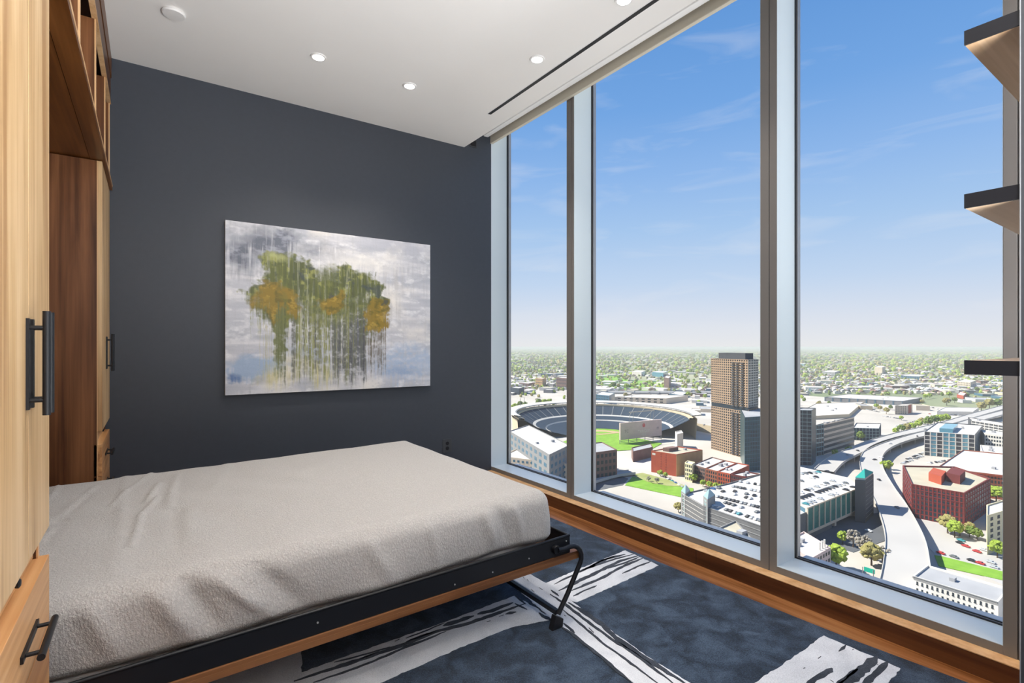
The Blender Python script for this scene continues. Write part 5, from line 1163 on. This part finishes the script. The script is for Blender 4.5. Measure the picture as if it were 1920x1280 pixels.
def roofs(n, v0, v1, wm, rm, seed, label, size=(7, 12), hh=(3, 5.5), dens=None, name='distant_houses', flat=False):
    g = random.Random(seed); mb = MB()
    for _ in range(n):
        u, v = g.uniform(940, 1895), g.uniform(v0, v1)
        if dens and g.random() > dens(u, v): continue
        p = onZ(u, v, GZ); a = g.uniform(0, 1.57) if g.random() < .2 else .6; ca, sa = math.cos(a), math.sin(a); w_, d_, h_ = g.uniform(*size) , g.uniform(*size) * .7, g.uniform(*hh)
        tr = lambda x, y, z: (p[0] + x * ca - y * sa, p[1] + x * sa + y * ca, GZ + z)
        b = [tr(-w_, -d_, 0), tr(w_, -d_, 0), tr(w_, d_, 0), tr(-w_, d_, 0)]; tpt = [tr(-w_, -d_, h_), tr(w_, -d_, h_), tr(w_, d_, h_), tr(-w_, d_, h_)]
        mb.cur = 0; mb.add(b + tpt, [(0, 1, 5, 4), (1, 2, 6, 5), (2, 3, 7, 6), (3, 0, 4, 7)] + ([] if not flat else []))
        mb.cur = 1
        if flat: mb.add(tpt, [(0, 1, 2, 3)])
        else:
            rd = [tr(-w_ * 1.05, 0, h_ * 1.7), tr(w_ * 1.05, 0, h_ * 1.7)]
            mb.add([tr(-w_ * 1.05, -d_ * 1.1, h_), tr(w_ * 1.05, -d_ * 1.1, h_), tr(w_ * 1.05, d_ * 1.1, h_), tr(-w_ * 1.05, d_ * 1.1, h_)] + rd, [(0, 1, 5, 4), (2, 3, 4, 5), (0, 4, 3), (1, 2, 5)])
    tag(mb.build(name, [K[wm], K[rm]]), label, None, None, 'stuff')
hd = lambda u, v: .25 if u < 1340 else 1
roofs(900, 676, 738, 'white', 'roof_grey', 1, 'pale gabled houses scattered among the distant trees', dens=hd); roofs(600, 676, 738, 'tan_light', 'brick_mix', 2, 'brown roofed houses scattered among the distant trees', dens=hd); roofs(260, 668, 735, 'white', 'roof_white', 3, 'pale flat roofs scattered towards the horizon', (14, 34), (5, 9), flat=True)
# flat roofed sheds of the middle distance, kept clear of everything placed above
keep_out = [(1470, 740, 1600, 790), (1170, 780, 1345, 900), (1110, 750, 1300, 900), (1130, 690, 1340, 732), (1275, 860, 1426, 1060), (1396, 770, 1470, 900), (1332, 735, 1426, 880), (1540, 736, 1738, 763), (1480, 765, 1605, 875), (1595, 790, 1655, 830), (1672, 752, 1715, 782), (1750, 760, 1840, 782), (1725, 800, 1890, 880), (1685, 865, 1890, 1000), (1500, 840, 1740, 900), (1600, 770, 1740, 850), (1740, 755, 1900, 815), (1090, 840, 1300, 1100), (1480, 880, 1900, 1200), (940, 740, 1110, 940), (1640, 755, 1700, 790), (1740, 740, 1800, 800)]
g = random.Random(77); placed = []
for _ in range(2600):
    u, v = g.uniform(950, 1890), g.uniform(714, 800); 
    if any(a - 4 < u < c + 4 and b < v < d for a, b, c, d in keep_out): continue
    p = onZ(u, v, GZ); s = g.uniform(12, 30)
    if any(math.hypot(p[0] - q[0], p[1] - q[1]) < 1.5 * (s + q[2]) for q in placed): continue
    placed.append((p[0], p[1], s))
    if len(placed) > 150: break
for i, (x, y, s) in enumerate(placed):
    h = g.uniform(4.5, 10); w_, d_ = s, s * g.uniform(.45, .8)
    wm = g.choice(['tan_light', 'white', 'grey', 'brick_mix', 'glass_blue', 'limestone']); rm = g.choice(['roof_white', 'roof_white', 'roof_tan', 'roof_grey'])
    SHN = '%s %s walled shed with a %s flat roof in the middle distance' % ('long' if s > 22 else 'mid sized' if s > 16 else 'small', {'tan_light': 'tan', 'white': 'white', 'grey': 'grey', 'brick_mix': 'plum brick', 'glass_blue': 'blue', 'limestone': 'yellow stone'}[wm], rm[5:])
    o = empty('shed', (x, y, GZ), SHN, 'building', 'sheds of the middle distance', rz=.6 + g.uniform(-.05, .05))
    shell(o, [(-w_, -d_), (w_, -d_), (w_, d_), (-w_, d_)], 0, h, wm, rm)
    facade(o, (-w_, -d_), (w_, -d_), 0, h, 8, 1, .6, .3, 'glass_dark')

# ---- spring haze lying over the land
hz = bpy.data.materials.new('haze'); hz.use_nodes = True; t = hz.node_tree; t.nodes.clear()
ho = N(t, 'ShaderNodeOutputMaterial'); hs = N(t, 'ShaderNodeVolumeScatter'); hs.inputs['Color'].default_value = (.95, .97, 1, 1); hs.inputs['Density'].default_value = 7.7e-5; hs.inputs['Anisotropy'].default_value = 0
ha = N(t, 'ShaderNodeVolumeAbsorption'); ha.inputs['Color'].default_value = (0, 0, 0, 1); ha.inputs['Density'].default_value = 3.1e-5; hh = N(t, 'ShaderNodeAddShader')
t.links.new(hs.outputs[0], hh.inputs[0]); t.links.new(ha.outputs[0], hh.inputs[1]); t.links.new(hh.outputs[0], ho.inputs['Volume'])
ob = MB().prism([(120, -20000), (50000, -20000), (50000, 52000), (-20000, 52000), (-20000, 600), (120, 600)], GZ + .5, -6).build('haze', hz); tag(ob, 'thin white haze over the city and woods', kind='stuff')
try: sc.cycles.volume_step_rate = 10
except Exception: pass
